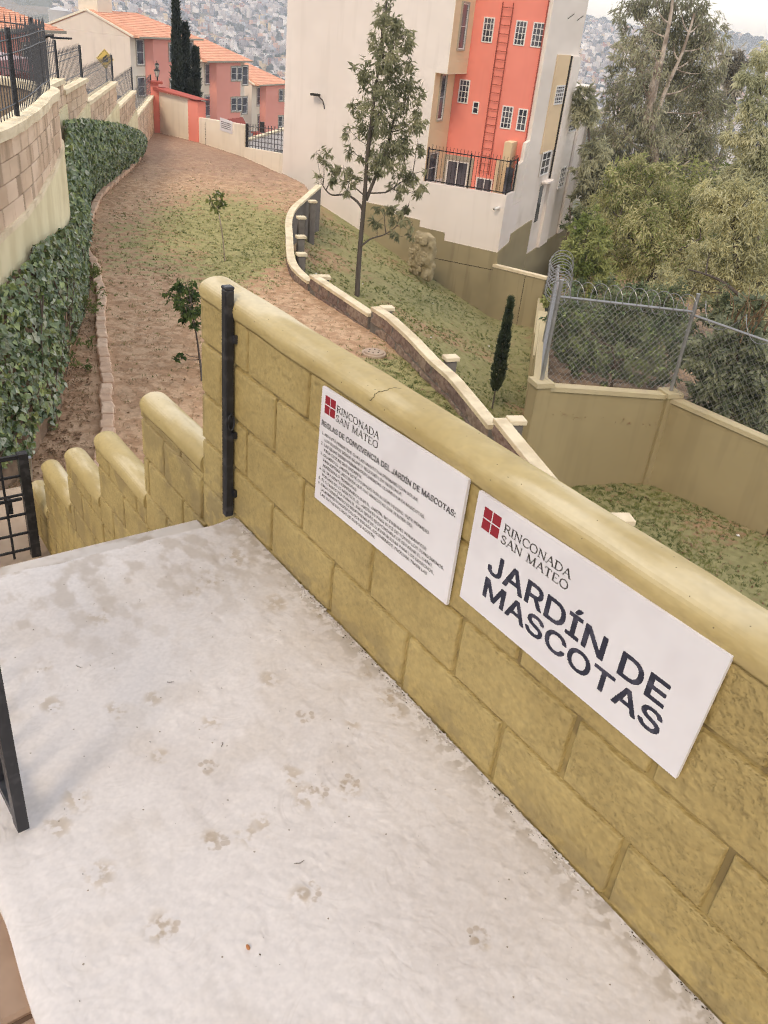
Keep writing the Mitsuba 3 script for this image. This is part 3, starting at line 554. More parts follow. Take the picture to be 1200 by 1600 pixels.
# ================================================================ low block wall of the garden
low = thing('low_block_wall', 'low purple brown block wall with stepped cream coping curving through the garden', 'wall')
def offset(P, w):
    P = np.asarray(P)[:, :2]; t = np.gradient(P, axis=0); t /= np.linalg.norm(t, axis=1, keepdims=True); nrm = np.c_[-t[:, 1], t[:, 0]]
    return P + nrm * w, P - nrm * w
def ribbon(P, w, z0, z1, ends=True):
    """a solid band of half width w along a plan line"""
    a, b = offset(P, w); n = len(a); z0 = np.broadcast_to(z0, n); z1 = np.broadcast_to(z1, n)
    V = np.stack([np.c_[a, z0], np.c_[b, z0], np.c_[b, z1], np.c_[a, z1]], 1).reshape(-1, 3); f = []
    for i in range(n - 1):
        for j in range(4): f.append([4 * i + j, 4 * i + (j + 1) % 4, 4 * i + 4 + (j + 1) % 4, 4 * i + 4 + j])
    f += [[0, 3, 2, 1], [4 * n - 4, 4 * n - 3, 4 * n - 2, 4 * n - 1]]
    return V, np.array(f)
purple = ['m_purple_a', 'm_purple_b', 'm_purple_c']
variants = []
for k in range(4):
    v, f = chamfer(.192, .05, .094, .008); v, f = trimesh.remesh.subdivide(v, f); m_ = v[:, 1] > .02
    v = v + np.c_[0 * v[:, 0], .030 * (meshkit.noise(v * 21 + k * 9) - .5), .006 * (meshkit.noise(v * 11 + k * 5) - .5)]; variants.append((v, f))
dicts = {(k, q): mikit.ply(variants[k], q) for k in range(4) for q in purple}
for seg, (P, zt) in enumerate(((CAPA, -2.72), (CAPB, -2.57), (CAPC, -2.42), (CAPD, -2.26))):
    R = resample(P, .2); 
    if seg == 0: R = resample(spline(P, 60), .2)
    zc = zt - .062
    obj('core', ribbon(R, .06, lower_z(R[:, 0], R[:, 1]) - .25, zc), 'm_greyblock', low)
    rim = ribbon(R, .082, zc + .002, zt); obj('coping', rim, 'm_capstone', low)
    Q = resample(R, .4); nrow = 3
    for row in range(nrow):
        z = zc - .1 - .2 * row
        Q2 = resample(R, .4) if row % 2 == 0 else resample(np.vstack([R[0], R[0] + (R[1] - R[0]) * 0, R[1:]])[1:], .4)
        c = (Q2[1:] + Q2[:-1]) / 2 if row % 2 == 0 else Q2[1:-1]; t = np.diff(Q2, axis=0) if row % 2 == 0 else np.gradient(Q2, axis=0)[1:-1]
        t = t[:, :2] / np.linalg.norm(t[:, :2], axis=1, keepdims=True)
        for (x, y), (tx, ty) in zip(c[:, :2], t):
            nx, ny = -ty, tx
            if (nx * RT[0] + ny * RT[1]) > 0: nx, ny, tx, ty = -nx, -ny, -tx, -ty
            if z + .1 < lawn_z(x, y) - .04: continue
            q = purple[rng.integers(3)]; d_ = dicts[(int(rng.integers(4)), q)]
            obj('block', {**d_, 'to_world': place(x + nx * .018, y + ny * .018, z + rng.uniform(-.004, .004), tx, ty)}, None, low)
# stub piers on the outer side, each with its own coping
for (x, y), (px_, py_), zt, ln in zip([[-18.106,10.948],[-16.372,9.591],[-14.579,8.543],[-13.203,7.767],[-11.095,7.039],[-8.678,6.792],[-6.385,6.327],[-4.085,5.444],[-1.908,4.744]], [[-18.081,11.155],[-16.343,9.774],[-14.536,8.752],[-13.151,7.986],[-11.007,7.282],[-8.618,7.038],[-6.342,6.519],[-3.983,5.683],[-1.754,5.062]], [-2.72] * 4 + [-2.57] + [-2.42] * 2 + [-2.26] * 2, range(9)):
    u = np.array([px_ - x, py_ - y]); Ln = max(np.linalg.norm(u), .28); fr = frame((x, y), u)
    v, f = chamfer(Ln / 2 - .06, .065, 1.0, .01); obj('pier', (fr(v + [Ln / 2 + .06, 0, zt - 1.07]), f), 'm_greyblock', low)
    v, f = chamfer(Ln / 2 - .03, .085, .031, .006); obj('coping', (fr(v + [Ln / 2 + .06, 0, zt - .034]), f), 'm_capstone', low)

# drain cover in the lawn
mx, my, mz = [-7.655,6.086,-2.806]
dc = thing('drain_cover', 'round concrete drain cover with small holes set in the lawn by the low wall', 'manhole cover')
t = trimesh.creation.cylinder(.15, .05, sections=36); obj('lid', (t.vertices + [mx, my, mz + .03], t.faces), 'm_path', dc)
t = trimesh.creation.annulus(.153, .19, .045, sections=36); obj('rim', (t.vertices + [mx, my, mz + .012], t.faces), 'm_path', dc)
for a in np.arange(6) * np.pi / 3 + .3:
    t = trimesh.creation.cylinder(.014, .01, sections=10); obj('hole', (t.vertices + [mx + .085 * math.cos(a), my + .085 * math.sin(a), mz + .053], t.faces), 'm_blackpaint', dc)

# ================================================================ brick edging of the planted bank
be = thing('brick_edging', 'winding edging of pinkish bricks between the ivy bank and the lawn', 'brick edging')
line = spline(BRICKLINE, 400)[:, :2]
step = .205; R = resample(np.c_[line, 0 * line[:, 0]], step)[:, :2]; tan = np.gradient(R, axis=0); tan /= np.linalg.norm(tan, axis=1, keepdims=True)
ev = [mikit.ply((lambda vf: (vf[0] + .008 * (meshkit.noise(vf[0] * 12 + k)[:, None] - .5), vf[1]))(chamfer(.093, .072, .055, .014)), q) for k, q in enumerate(('m_edging', 'm_edging_pale', 'm_edging_dark'))]
near_first = sorted(range(len(R)), key=lambda i: dof(*R[i]))
rest = MB()
for rank, i in enumerate(near_first):
    (x, y), (tx, ty) = R[i], tan[i]; a = rng.normal(0, .10); tx, ty = tx * math.cos(a) - ty * math.sin(a), tx * math.sin(a) + ty * math.cos(a)
    z = lawn_z(x, y) + .05 + rng.uniform(-.018, .018); k = int(rng.choice(3, p=[.5, .3, .2]))
    ox, oy = -ty * rng.normal(0, .008), tx * rng.normal(0, .008)
    if rank < 300: obj('brick', {**ev[k], 'to_world': place(x + ox, y + oy, z, tx, ty)}, None, be)
    else: v, f = chamfer(.098, .072, .055, .012); rest.add(v @ np.array([[tx, ty, 0], [-ty, tx, 0], [0, 0, 1]]) + [x, y, z], f)
if rest.n: obj('far_bricks', rest, 'm_edging', be, kind='stuff')

# ================================================================ left wall: curved near part
lw = thing('curved_block_wall', 'curved beige block retaining wall with cream coping and olive plinth at the left edge', 'wall')
CURVE = np.array([(-3.6, -1.4), (-4.9, -.55), (-6.1, .25)] + [[-7.33,0.95],[-8.552,1.52],[-10.035,2.111],[-11.269,2.527]] + [(-11.9, 2.45), (-12.6, 2.1), (-13.0, 1.5)])
def plinth_z(x, y): return np.interp(dof(x, y), [9.01,9.85,10.783,11.864,13.086], [-0.504,-0.46,-0.434,-0.41,-0.278])
Rw = resample(spline(np.c_[CURVE, 0 * CURVE[:, 0]], 200), .18)
bot = np.array([lawn_z(x, y) - .5 for x, y in Rw[:, :2]])
obj('core', ribbon(Rw, .07, bot, .30), 'm_mortar', lw)
V, f = ribbon(Rw, .125, .305, .40); V = V + np.c_[.02 * (meshkit.fbm(V * 3, 2) - .5), .02 * (meshkit.fbm(V * 3 + 7, 2) - .5), .02 * (meshkit.fbm(V * 4 + 3, 2) - .5)]
obj('coping', (V, f), 'm_capstone', lw, smooth=30)
Rp = Rw[: -6]; pz = plinth_z(Rp[:, 0], Rp[:, 1]) + .05 * (meshkit.noise(Rp * 2.3) - .5)
a_, b_ = offset(Rp, .115)
obj('plinth', ribbon(np.c_[(a_ + b_) / 2, pz], .115, bot[:len(pz)], pz), 'm_plinth', lw)
obj('plinth_edge', ribbon(np.c_[Rp[:, :2], pz], .121, pz - .045, pz + .012), 'm_capstone', lw)
stones = ['m_stone_a', 'm_stone_b', 'm_stone_c']
sd = {q: mikit.ply(chamfer(.196, .02, .096, .005), q) for q in stones}
def courses(line, ztop, zbot, holder, half=.07, rows=12, side=1, bx=.4, bz=.2):
    R = np.c_[np.asarray(line)[:, :2], 0 * np.asarray(line)[:, 0]]
    s = np.r_[0, np.cumsum(np.linalg.norm(np.diff(R, axis=0), axis=1))]
    for row in range(rows):
        for c in np.arange((bx / 2 if row % 2 else bx), s[-1], bx):
            x, y = np.interp(c, s, R[:, 0]), np.interp(c, s, R[:, 1]); x2, y2 = np.interp(c + .05, s, R[:, 0]), np.interp(c + .05, s, R[:, 1]); x1, y1 = np.interp(c - .05, s, R[:, 0]), np.interp(c - .05, s, R[:, 1])
            tx, ty = x2 - x1, y2 - y1; l = math.hypot(tx, ty); tx, ty = tx / l, ty / l; z = ztop(x, y) - bz / 2 - bz * row
            if z + bz / 2 < zbot(x, y) + .02: continue
            nx, ny = ty * side, -tx * side
            obj('block', {**sd[stones[rng.integers(3)]], 'to_world': place(x + nx * half, y + ny * half, z, tx, ty, (bx / .4, 1, bz / .2))}, None, holder)
courses(Rw[8:], lambda x, y: .305, lambda x, y: float(plinth_z(x, y)), lw, .07 - .004, 8, 1)

# railing that stands on it
PK = mikit.ply(chamfer(.0055, .0055, .60, .0015), 'm_railing')
TIP = mikit.ply(trimesh.creation.cone(.012, .11, sections=6), 'm_railing')
def railing(key, line, zb, h, pitch, posts=(), rails=(.17, .80, .97)):
    R = resample(np.c_[np.asarray(line)[:, :2], 0 * np.asarray(line)[:, 0]], pitch)
    for (x, y) in R[:, :2]:
        z = zb(x, y)
        p = obj('picket', {**PK, 'to_world': T().translate([x, y, z + .02 + h * .5]).scale([1, 1, h / 1.2])}, None, key)
        obj('tip', {**TIP, 'to_world': T().translate([x, y, z + .02 + h])}, None, p)
    for q in rails:
        Q = R.copy(); Q[:, 2] = [zb(x, y) + q * h for x, y in R[:, :2]]; obj('rail', MB().tube(Q, .009, 4), 'm_railing', key)
    for x, y in posts:
        v, f = chamfer(.022, .022, h * .56, .004); obj('post', (v + [x, y, zb(x, y) + h * .56], f), 'm_iron', key)
nr = thing('iron_railing', 'dark spiked iron railing on the curved beige wall at the left edge', 'railing')
s_ = np.r_[0, np.cumsum(np.linalg.norm(np.diff(Rw[:, :2], axis=0), axis=1))]
railing(nr, Rw[4:-4], lambda x, y: .40, .75, .125, [tuple(Rw[np.argmin(np.abs(dof(Rw[:, 0], Rw[:, 1]) - dd)), :2]) for dd in (9.75, 13.3)])

# ================================================================ stepped wall along the street, five bays
SW = [[-15.39,3.61,0.098],[-16.818,4.295,-0.062],[-19.701,5.676,-0.407],[-25.102,8.268,-1.035],[-30.262,10.742,-1.707],[-37.724,14.328,-2.582]]
ST = [0.056,-0.154,-0.656,-1.35,-2.188]
SPL = [-0.532,-0.798,-1.372,-2.104,-3.206]
sw = thing('stepped_block_wall', 'beige block wall stepping down along the street behind the ivy', 'wall')
names = ['first and highest', 'second', 'third', 'fourth', 'fifth and lowest']
SW[0] = (np.array(SW[0]) + (np.array(SW[0]) - np.array(SW[1])) * .9).tolist()
for i in range(5):
    A, B = np.array(SW[i][:2]), np.array(SW[i + 1][:2]); u = (B - A) / np.linalg.norm(B - A); Lb = np.linalg.norm(B - A); fr = frame(A, u)
    zt, zb, zp = ST[i], float(lawn_z(*B)) - .6, SPL[i]
    zl_ = zb if i == 4 else zp - .55; obj('core', MB(fr).box(.004, Lb - .004, -.07, .07, zl_, zt - .085), 'm_mortar', sw)
    obj('coping', MB(fr).box(-.06, Lb + .03, -.13, .13, zt - .083, zt), 'm_capstone', sw)
    bx, bz = (.4, .2) if i < 3 else (.5, .25)
    courses([tuple(A), tuple(A + u * Lb * .5), tuple(B)], lambda x, y: zt - .086, lambda x, y: zp if i < 4 else zb, sw, .066, 10, 1, bx, bz)
    if i < 4: obj('plinth', MB(fr).prism([(0, zl_), (Lb - .004, zl_), (Lb - .004, zp + .12), (0, zp - .12)], -.13, .128, 'v'), 'm_plinth', sw)
    rl = thing('bay_railing', f'dark spiked railing on the {names[i]} bay of the stepped block wall', 'railing', 'railings on the stepped wall')
    railing(rl, [tuple(A + u * .1), tuple(B - u * .12)], lambda x, y: zt, [.60, .60, .62, .66, .72][i], [.17, .17, .19, .24, .3][i], [tuple(B - u * .06)])

# ================================================================ ivy on the bank
iv = thing('ivy_bank', 'bank of dark green ivy hanging from the left retaining walls to the lawn', 'ivy')
TOPP = lambda: None
bots = np.array([[-4.3, -.9, -2.6]] + [[-5.601,0.317,-2.64],[-6.899,1.06,-2.688],[-8.548,1.64,-2.741],[-11.611,2.847,-2.842],[-14.71,3.789,-2.938],[-16.126,4.194,-2.982],[-19.917,5.459,-3.103],[-21.939,6.448,-3.173],[-24.751,8.025,-3.275],[-27.543,9.584,-3.376],[-29.856,10.728,-3.457]])
tops = np.array([[-5.1, -.45, -1.0]] + [[-7.33,0.95,-0.842],[-7.33,0.95,-0.788],[-8.552,1.52,-0.946],[-10.186,2.162,-1.266]] + [[-10.9, 2.42, -1.3], [-11.6, 2.5, -1.25]] + [[-15.966,3.912,-0.616],[-17.966,4.869,-0.864],[-20.525,6.09,-1.216],[-25.002,8.234,-1.854],[-29.556,10.413,-2.658]])
tops[:, :2] += [.07, .15]
def bank(t, s):
    """t along, s from foot to crown"""
    i = np.clip(t, 0, len(bots) - 1.0001); k = i.astype(int); w = (i - k)[:, None]
    b = bots[k] * (1 - w) + bots[k + 1] * w; c = tops[k] * (1 - w) + tops[k + 1] * w; s = s[:, None]
    p = b * (1 - s) + c * s; bulge = np.sin(np.pi * s) * (.10 + .10 * (t > 5.5))[:, None]
    return p + bulge * np.c_[RT[0] * np.ones(len(t)), RT[1] * np.ones(len(t)), .5 * np.ones(len(t))]
tt, ss = np.meshgrid(np.linspace(0, len(bots) - 1.001, 140), np.linspace(0, 1, 24), indexing='ij')
V = bank(tt.ravel(), ss.ravel()); V[:, 2] -= .05; V += .12 * (meshkit.fbm(V * 2.2, 3)[:, None] - .5); V[ss.ravel() == 0, 2] -= .25
f = np.array([[i * 24 + j, i * 24 + j + 1, (i + 1) * 24 + j + 1, (i + 1) * 24 + j] for i in range(139) for j in range(23)])
obj('planted_bank', (V, f[:, ::-1]), 'm_earth', kind='structure', smooth=True, label='steep brown earth bank under the ivy')
seglen = np.linalg.norm(np.diff((bots + tops) / 2, axis=0), axis=1); hgt = np.linalg.norm(tops - bots, axis=1)
def ivy_leaf(L, r):
    """a lobed ivy leaf with a folded midrib, tip along +x"""
    o = np.array([(0, 0), (-.10, .28), (.12, .46), (.36, .36), (.55, .30), (1, 0), (.55, -.30), (.36, -.36), (.12, -.46), (-.10, -.28)]) * L
    v = np.c_[o, .22 * np.abs(o[:, 1]) - .1 * o[:, 0] ** 2 / L]; v = np.vstack([v, [.25 * L, 0, 0]])
    return v, np.array([[10, i, (i + 1) % 10] for i in range(10)])[:, ::-1]
def scatter(n, tmin, tmax, smin=0., lift=.10):
    w = np.repeat(seglen * (hgt[1:] + hgt[:-1]), 1); t = []
    while sum(map(len, t)) < n:
        c = rng.choice(len(seglen), n, p=w / w.sum()) + rng.random(n); t.append(c[(c > tmin) & (c < tmax)])
    t = np.concatenate(t)[:n]; s = smin + (1 - smin) * rng.random(n)
    p = bank(t, s); out = np.array([RT[0] * .8 - FW[0] * .45, RT[1] * .8 - FW[1] * .45, .38])
    cover = meshkit.fbm(p * 1.6, 3) + .55 * s - .25 * np.exp(-((t - 2.6) / .8) ** 2) * (s < .55)
    ok = cover > .49
    p = p + out * (lift * rng.random((n, 1)) + .16 * (meshkit.fbm(p * 4, 2)[:, None] - .3))
    return p[ok], t[ok], out
def ivy_mesh(p, L, out):
    n = len(p); lv, lf = ivy_leaf(1.0, rng); m = MB()
    D = np.c_[rng.normal(0, .5, n), rng.normal(0, .5, n), -.9 + .35 * rng.normal(size=n)] + .25 * out; D /= np.linalg.norm(D, axis=1, keepdims=True)
    N = out + .62 * rng.normal(size=(n, 3)); S = np.cross(N, D); S /= np.linalg.norm(S, axis=1, keepdims=True); N = np.cross(D, S); L = np.broadcast_to(L, n)[:, None, None]
    v = p[:, None] + L * (lv[None, :, :1] * D[:, None] + lv[None, :, 1:2] * S[:, None] + lv[None, :, 2:] * N[:, None])
    return v.reshape(-1, 3), (lf[None] + (np.arange(n) * len(lv))[:, None, None]).reshape(-1, 3)
p, t, out = scatter(13000, 0, 5.2, 0, .07); L = rng.uniform(.042, .088, len(p))
order = np.argsort(np.linalg.norm(p - EYE, axis=1) - 40 * (L - .08)); vis = [i for i in order if .6 < t[i]][:300]
restm = np.ones(len(p), bool); restm[vis] = False
for i in vis: obj('leaf', ivy_mesh(p[i:i + 1], L[i], out), ('m_ivy_a', 'm_ivy_b', 'm_ivy_glint')[rng.choice(3, p=[.6, .24, .16])], iv)
pick = rng.random(restm.sum()); q = p[restm]; l = L[restm]
for lo_, hi_, nm_, mm_ in ((0, .6, 'foliage', 'm_ivy_a'), (.6, .84, 'young_foliage', 'm_ivy_b'), (.84, 1, 'pale_foliage', 'm_ivy_glint')):
    w_ = (pick >= lo_) & (pick < hi_); obj(nm_, ivy_mesh(q[w_], l[w_], out), mm_, iv, kind='stuff')
p, t, out = scatter(26000, 5.0, len(bots) - 1.001, 0, .16); pick = rng.random(len(p))
for lo_, hi_, nm_, mm_ in ((0, .6, 'foliage', 'm_ivy_a'), (.6, .84, 'young_foliage', 'm_ivy_b'), (.84, 1, 'pale_foliage', 'm_ivy_glint')):
    w_ = (pick >= lo_) & (pick < hi_); obj(nm_, ivy_mesh(p[w_], rng.uniform(.06, .115, w_.sum()), out), mm_, iv, kind='stuff')
p, t, out = scatter(2500, 1.5, 7, 0, .05); lo = rng.random(len(p)) < .8
obj('dry_foliage', ivy_mesh(p[lo], rng.uniform(.04, .08, lo.sum()), out), 'm_ivy_dry', iv, kind='stuff', label='withered brown ivy leaves')
for k in range(18):
    t0 = rng.uniform(.8, 6); pts = [bank(np.array([t0 + (.12 + .10 * (k % 3)) * math.sin(j * .9 + k) + .05 * j * ((k % 5) - 2)]), np.array([.75 - .085 * j]))[0] + np.array([.06, .05, .05]) for j in range(9)]
    obj('stem', MB().tube(pts, np.linspace(.009, .004, 9), 5), 'm_twig', iv)
# litter of leaves and clods at the foot of the bank
n = 1500; t = rng.uniform(.5, 10.5, n); s = -rng.random(n) * .16
base = bank(t, np.zeros(n)); base += np.c_[RT[0] * -s * 2.4, RT[1] * -s * 2.4, 0 * s]; base[:, 2] = lawn_z(base[:, 0], base[:, 1]) + .03
obj('leaf_litter', leaves(base, rng.normal(size=(n, 3)) * [1, 1, .25], rng.uniform(.03, .07, n), .03, up=np.array([0, 0, 1.])), 'm_dry', kind='stuff', label='dry leaf litter along the foot of the ivy bank', cat='leaf litter')

# ================================================================ windows and doors used by every building
def window(parent, fr, u0, u1, z0, z1, v, frame_w=.035, mullions=(1, 1), fm='m_pvc', surround=None, sm='m_frame', out=-1, name='window', sill=False):
    """window in the wall plane v (its outside at v + out * depth): frame, glass, glazing bars and, where there is one, a plaster surround"""
    k = numbered(f'{parent}__{name}'); o = out
    def b(m, a0, a1, c0, c1, d0, d1): d0, d1 = sorted((v + o * d0, v + o * d1)); m.box(a0, a1, d0, d1, c0, c1)
    m = MB(fr); w = frame_w
    for r in ((u0, u1, z0, z0 + w), (u0, u1, z1 - w, z1), (u0, u0 + w, z0 + w, z1 - w), (u1 - w, u1, z0 + w, z1 - w)): b(m, *r, .0, .03)
    nu, nz = mullions
    for i in range(1, nu): a = u0 + (u1 - u0) * i / nu; b(m, a - w * .3, a + w * .3, z0 + w, z1 - w, .006, .024)
    for i in range(1, nz): a = z0 + (z1 - z0) * i / nz; b(m, u0 + w, u1 - w, a - w * .3, a + w * .3, .006, .022)
    obj('frame', m, fm, k)
    m = MB(fr); b(m, u0 + w, u1 - w, z0 + w, z1 - w, .002, .008); obj('pane', m, 'm_glass', k)
    if surround:
        s = surround; m = MB(fr)
        for r in ((u0 - s, u1 + s, z0 - s, z0), (u0 - s, u1 + s, z1, z1 + s), (u0 - s, u0, z0, z1), (u1, u1 + s, z0, z1)): b(m, *r, 0, .05)
        obj('surround', m, sm, k)
    return k

# ================================================================ tall coral and white building
bl = thing('apartment_building', 'tall white and coral apartment building with a roof ladder, terrace and olive base', 'building')
BU = [0.855,0.518]; BV = [-0.518,0.855]; fr = frame(BLD_A, BU, BV)
TOPZ = 5.2
obj('wall', MB(fr).box(0, 5.85, 0, 7, .40, TOPZ), 'm_white', bl); obj('wall', MB(fr).box(0, 5.45, 0, 7, -6.5, .40), 'm_white', bl)
obj('cream_wall', MB(fr).box(5.85, 5.862, .003, 1.86, .40, TOPZ), 'm_tan', bl, label='narrow sand coloured return wall of the upper floor'); obj('cream_wall', MB(fr).box(5.45, 5.462, .003, 1.86, -2.95, .398), 'm_tan', bl, label='narrow sand coloured return wall of the lower floor')
obj('soffit', MB(fr).box(5.452, 5.86, .004, 1.86, .385, .399), 'm_cream', bl)
obj('coral_wall', MB(fr).box(5.465, 8.24, 1.87, 2.2, -3.6, TOPZ), 'm_coral', bl, label='coral facade with the ladder'); obj('coral_reveal', MB(fr).box(8.24, 8.27, 1.80, 2.2, -1.6, TOPZ), 'm_coraldark', bl)
obj('side_wall', MB(fr).box(8.27, 8.40, 1.87, 3.5, -5.5, TOPZ), 'm_sidewall', bl); obj('rear_block', MB(fr).box(5.47, 8.39, 2.21, 6.9, -8, TOPZ - .05), 'm_sidewall', bl)
# terrace block
obj('terrace_wall', MB(fr).box(5.45, 8.40, 0, 1.86, -6.4, -3.3).box(5.45, 8.40, 0, .12, -3.299, -2.88).box(8.28, 8.40, .12, .95, -3.299, -2.86), 'm_white', bl)
obj('side_parapet', MB(fr).prism([(.951, -3.298), (1.869, -3.298), (1.869, -1.35), (1.45, -1.40), (1.40, -1.95), (.951, -2.02)], 8.28, 8.399, 'u'), 'm_sidewall', bl)
obj('terrace_pillar', MB(fr).box(7.72, 7.98, 1.2, 1.86, -3.298, -1.42).box(7.60, 7.719, 1.0, 1.86, -3.298, -2.0), 'm_tan', bl)
obj('terrace_screen', MB(fr).box(8.0, 8.26, .9, .93, -3.298, -2.15), 'm_glass', bl)
# olive base with its stepped top
obj('olive_base', MB(fr).prism([(3.4, -8), (8.43, -8), (8.43, -4.72), (6.45, -4.66), (6.45, -4.40), (5.49, -4.36), (5.49, -4.14), (4.4, -4.10), (4.4, -3.9), (3.4, -3.88)], -.035, -.002, 'v'), 'm_olive', bl)
obj('olive_base', MB(fr).prism([(-.035, -8), (4.08, -8), (4.08, -4.23), (2.9, -4.25), (1.32, -4.31), (1.28, -4.58), (-.035, -4.70)], 8.402, 8.43, 'u'), 'm_olive', bl)
obj('base_joint', MB(fr).box(5.9, 8.431, -.041, -.036, -5.32, -5.30), 'm_crack', bl)
# side wing running back
obj('side_wing', MB(fr).box(6.5, 8.40, 3.502, 7.05, -5.55, 1.27).box(6.5, 8.38, 7.052, 11.5, -5.55, .15), 'm_sidewall', bl); obj('wing_panel', MB(fr).box(8.402, 8.43, 3.55, 5.55, -1.9, 1.22), 'm_tan', bl)
obj('wing_pilaster', MB(fr).box(8.402, 8.52, 5.58, 6.9, -5.5, 1.20), 'm_sidewall', bl); obj('wing_pilaster', MB(fr).box(8.402, 8.5, 9.0, 10.2, -5.5, .1), 'm_white', bl)
obj('wing_base', MB(fr).box(8.402, 8.44, 4.081, 12.4, -8, -5.52), 'm_olive', bl)
obj('wing_awning', MB(fr).box(8.402, 8.66, 4.5, 5.5, -2.98, -2.92), 'm_white', bl); obj('wing_doorway', MB(fr).box(8.402, 8.412, 4.5, 5.0, -4.4, -3.1), 'm_glass', bl)  # thin dark panel painted in for the shaded gap below the awning
obj('downpipe', MB(fr).bar((8.46, 5.55, 1.2), (8.46, 5.55, -2.9), .035), 'm_blackpaint', bl)
for u, v in ((8.3, 4.2), (8.3, 5.6)): obj('roof_rod', MB(fr).tube([(u, v, 1.27), (u, v, 1.95), (u + .05, v, 2.25), (u + .28, v, 2.45)], .012, 4), 'm_blackpaint', bl)
# coral facade: windows, door, slider
for (a, b_, c, d), mul in zip([[6.22,6.59,1.35,2.07],[7.31,7.68,1.37,2.07],[7.88,8.27,1.37,2.07],[5.66,6.03,-0.51,0.21],[6.23,6.45,-0.78,-0.4],[7.28,7.66,-1.1,-0.4]], [(3, 4), (3, 4), (3, 4), (3, 4), (1, 2), (3, 4)]):
    window(bl, fr, a, b_, c, d, 1.87, .035, mul, surround=None)
a, b_, c, d = [7.84,8.17,-1.4,-0.42]
window(bl, fr, a, b_, c + .3, d, 1.87, .04, (2, 3), name='door')
window(bl, fr, 5.56, 6.38, -3.25, -2.32, 1.87, .05, (2, 1), surround=.16, name='sliding_door')
window(bl, fr, 6.72, 7.32, -3.25, -2.74, 1.87, .04, (2, 1))
fs = frame(BLD_A + np.array(BU) * 5.462, BV, BU)
for r in [[0.54,1.0,-1.01,0.34],[0.24,1.04,-3.0,-2.03]]: window(bl, fs, *r, 0, .03, (1, 2), surround=.05, out=1)
fs = frame(BLD_A + np.array(BU) * 5.862, BV, BU)
for r in [[0.6,1.18,1.1,2.36]]: window(bl, fs, *r, 0, .03, (1, 2), surround=.05, out=1)
fs = frame(BLD_A + np.array(BU) * 8.43, BV, BU)
for r, mul in zip([[4.12,5.36,-0.34,0.28],[3.87,5.14,-2.69,-1.87]], [(4, 5), (2, 3)]): window(bl, fs, *r, 0, .05, mul, out=1)
fs = frame(BLD_A + np.array(BU) * 8.53, BV, BU)
for r in [[6.87,7.84,-3.45,-2.65],[6.81,8.18,-1.38,-0.83]]: window(bl, fs, *r, 0, .05, (3, 4), out=1)
# terrace railing
rl = thing('terrace_railing', 'black spiked railing round the terrace of the coral building', 'railing')
for p in ((5.5, .06), (7.0, .06), (8.34, .06), (8.34, .92)): obj('post', MB(fr).box(p[0] - .02, p[0] + .02, p[1] - .02, p[1] + .02, -2.878, -1.80), 'm_iron', rl)
for z in (-2.82, -1.86): obj('rail', MB(fr).box(5.52, 8.32, .045, .075, z - .015, z + .015), 'm_iron', rl); obj('rail', MB(fr).box(8.325, 8.355, .08, .90, z - .015, z + .015), 'm_iron', rl)
for k in range(22): obj('picket', MB(fr).box(5.62 + .124 * k, 5.632 + .124 * k, .054, .066, -2.80, -1.72), 'm_iron', rl)
for k in range(6): obj('picket', MB(fr).box(8.334, 8.346, .2 + .124 * k, .212 + .124 * k, -2.80, -1.72), 'm_iron', rl)
# ladder
ld = thing('wall_ladder', 'tall rust red steel ladder fixed to the coral facade', 'ladder')
(a0, z0), (a1, z1), (b0, w0), (b1, w1) = [[6.77,-2.61],[6.82,2.43],[7.1,-2.59],[7.19,2.44]]
aL, bL = (a0 + a1) / 2, (b0 + b1) / 2
for u in (aL, bL): obj('rail', MB(fr).box(u - .014, u + .014, 1.775, 1.805, z0, z1 + .1), 'm_rust', ld)
for z in np.linspace(z0 + .1, z1 - .05, 21): obj('rung', MB(fr).bar((aL, 1.79, z), (bL, 1.79, z), .011, 5), 'm_rust', ld)
for z in np.linspace(z0 + .4, z1 - .2, 5):
    for u in (aL, bL): obj('bracket', MB(fr).box(u - .01, u + .01, 1.806, 1.869, z, z + .03), 'm_rust', ld)
# lamp and camera on the wall
wl = thing('wall_lamp', 'black lamp on a slanting arm on the blank white wall', 'lamp')
(u0, z0), (u1, z1), (u2, z2) = [[1.57,-1.12],[1.42,-0.71],[1.15,-0.62]]
obj('arm', MB(fr).tube([(u0, 0, z0), (u0 - .01, -.14, z0 + .25), (u1, -.20, z1 - .03)], .018, 6), 'm_blackpaint', wl); obj('head', MB(fr).box(u2, u1 + .03, -.30, -.12, z1 - .04, z1 + .03), 'm_blackpaint', wl)
wc = thing('security_camera', 'small white security camera on the terrace wall', 'camera')
u, z = [8.22,-3.3]
obj('mount', MB(fr).box(u - .04, u + .04, -.05, -.001, z - .04, z + .04), 'm_pvc', wc); obj('housing', MB(fr).bar((u, -.06, z + .02), (u - .10, -.24, z - .02), .045, 10), 'm_pvc', wc); obj('lens', MB(fr).bar((u - .1, -.241, z - .02), (u - .104, -.25, z - .022), .03, 10), 'm_blackpaint', wc)

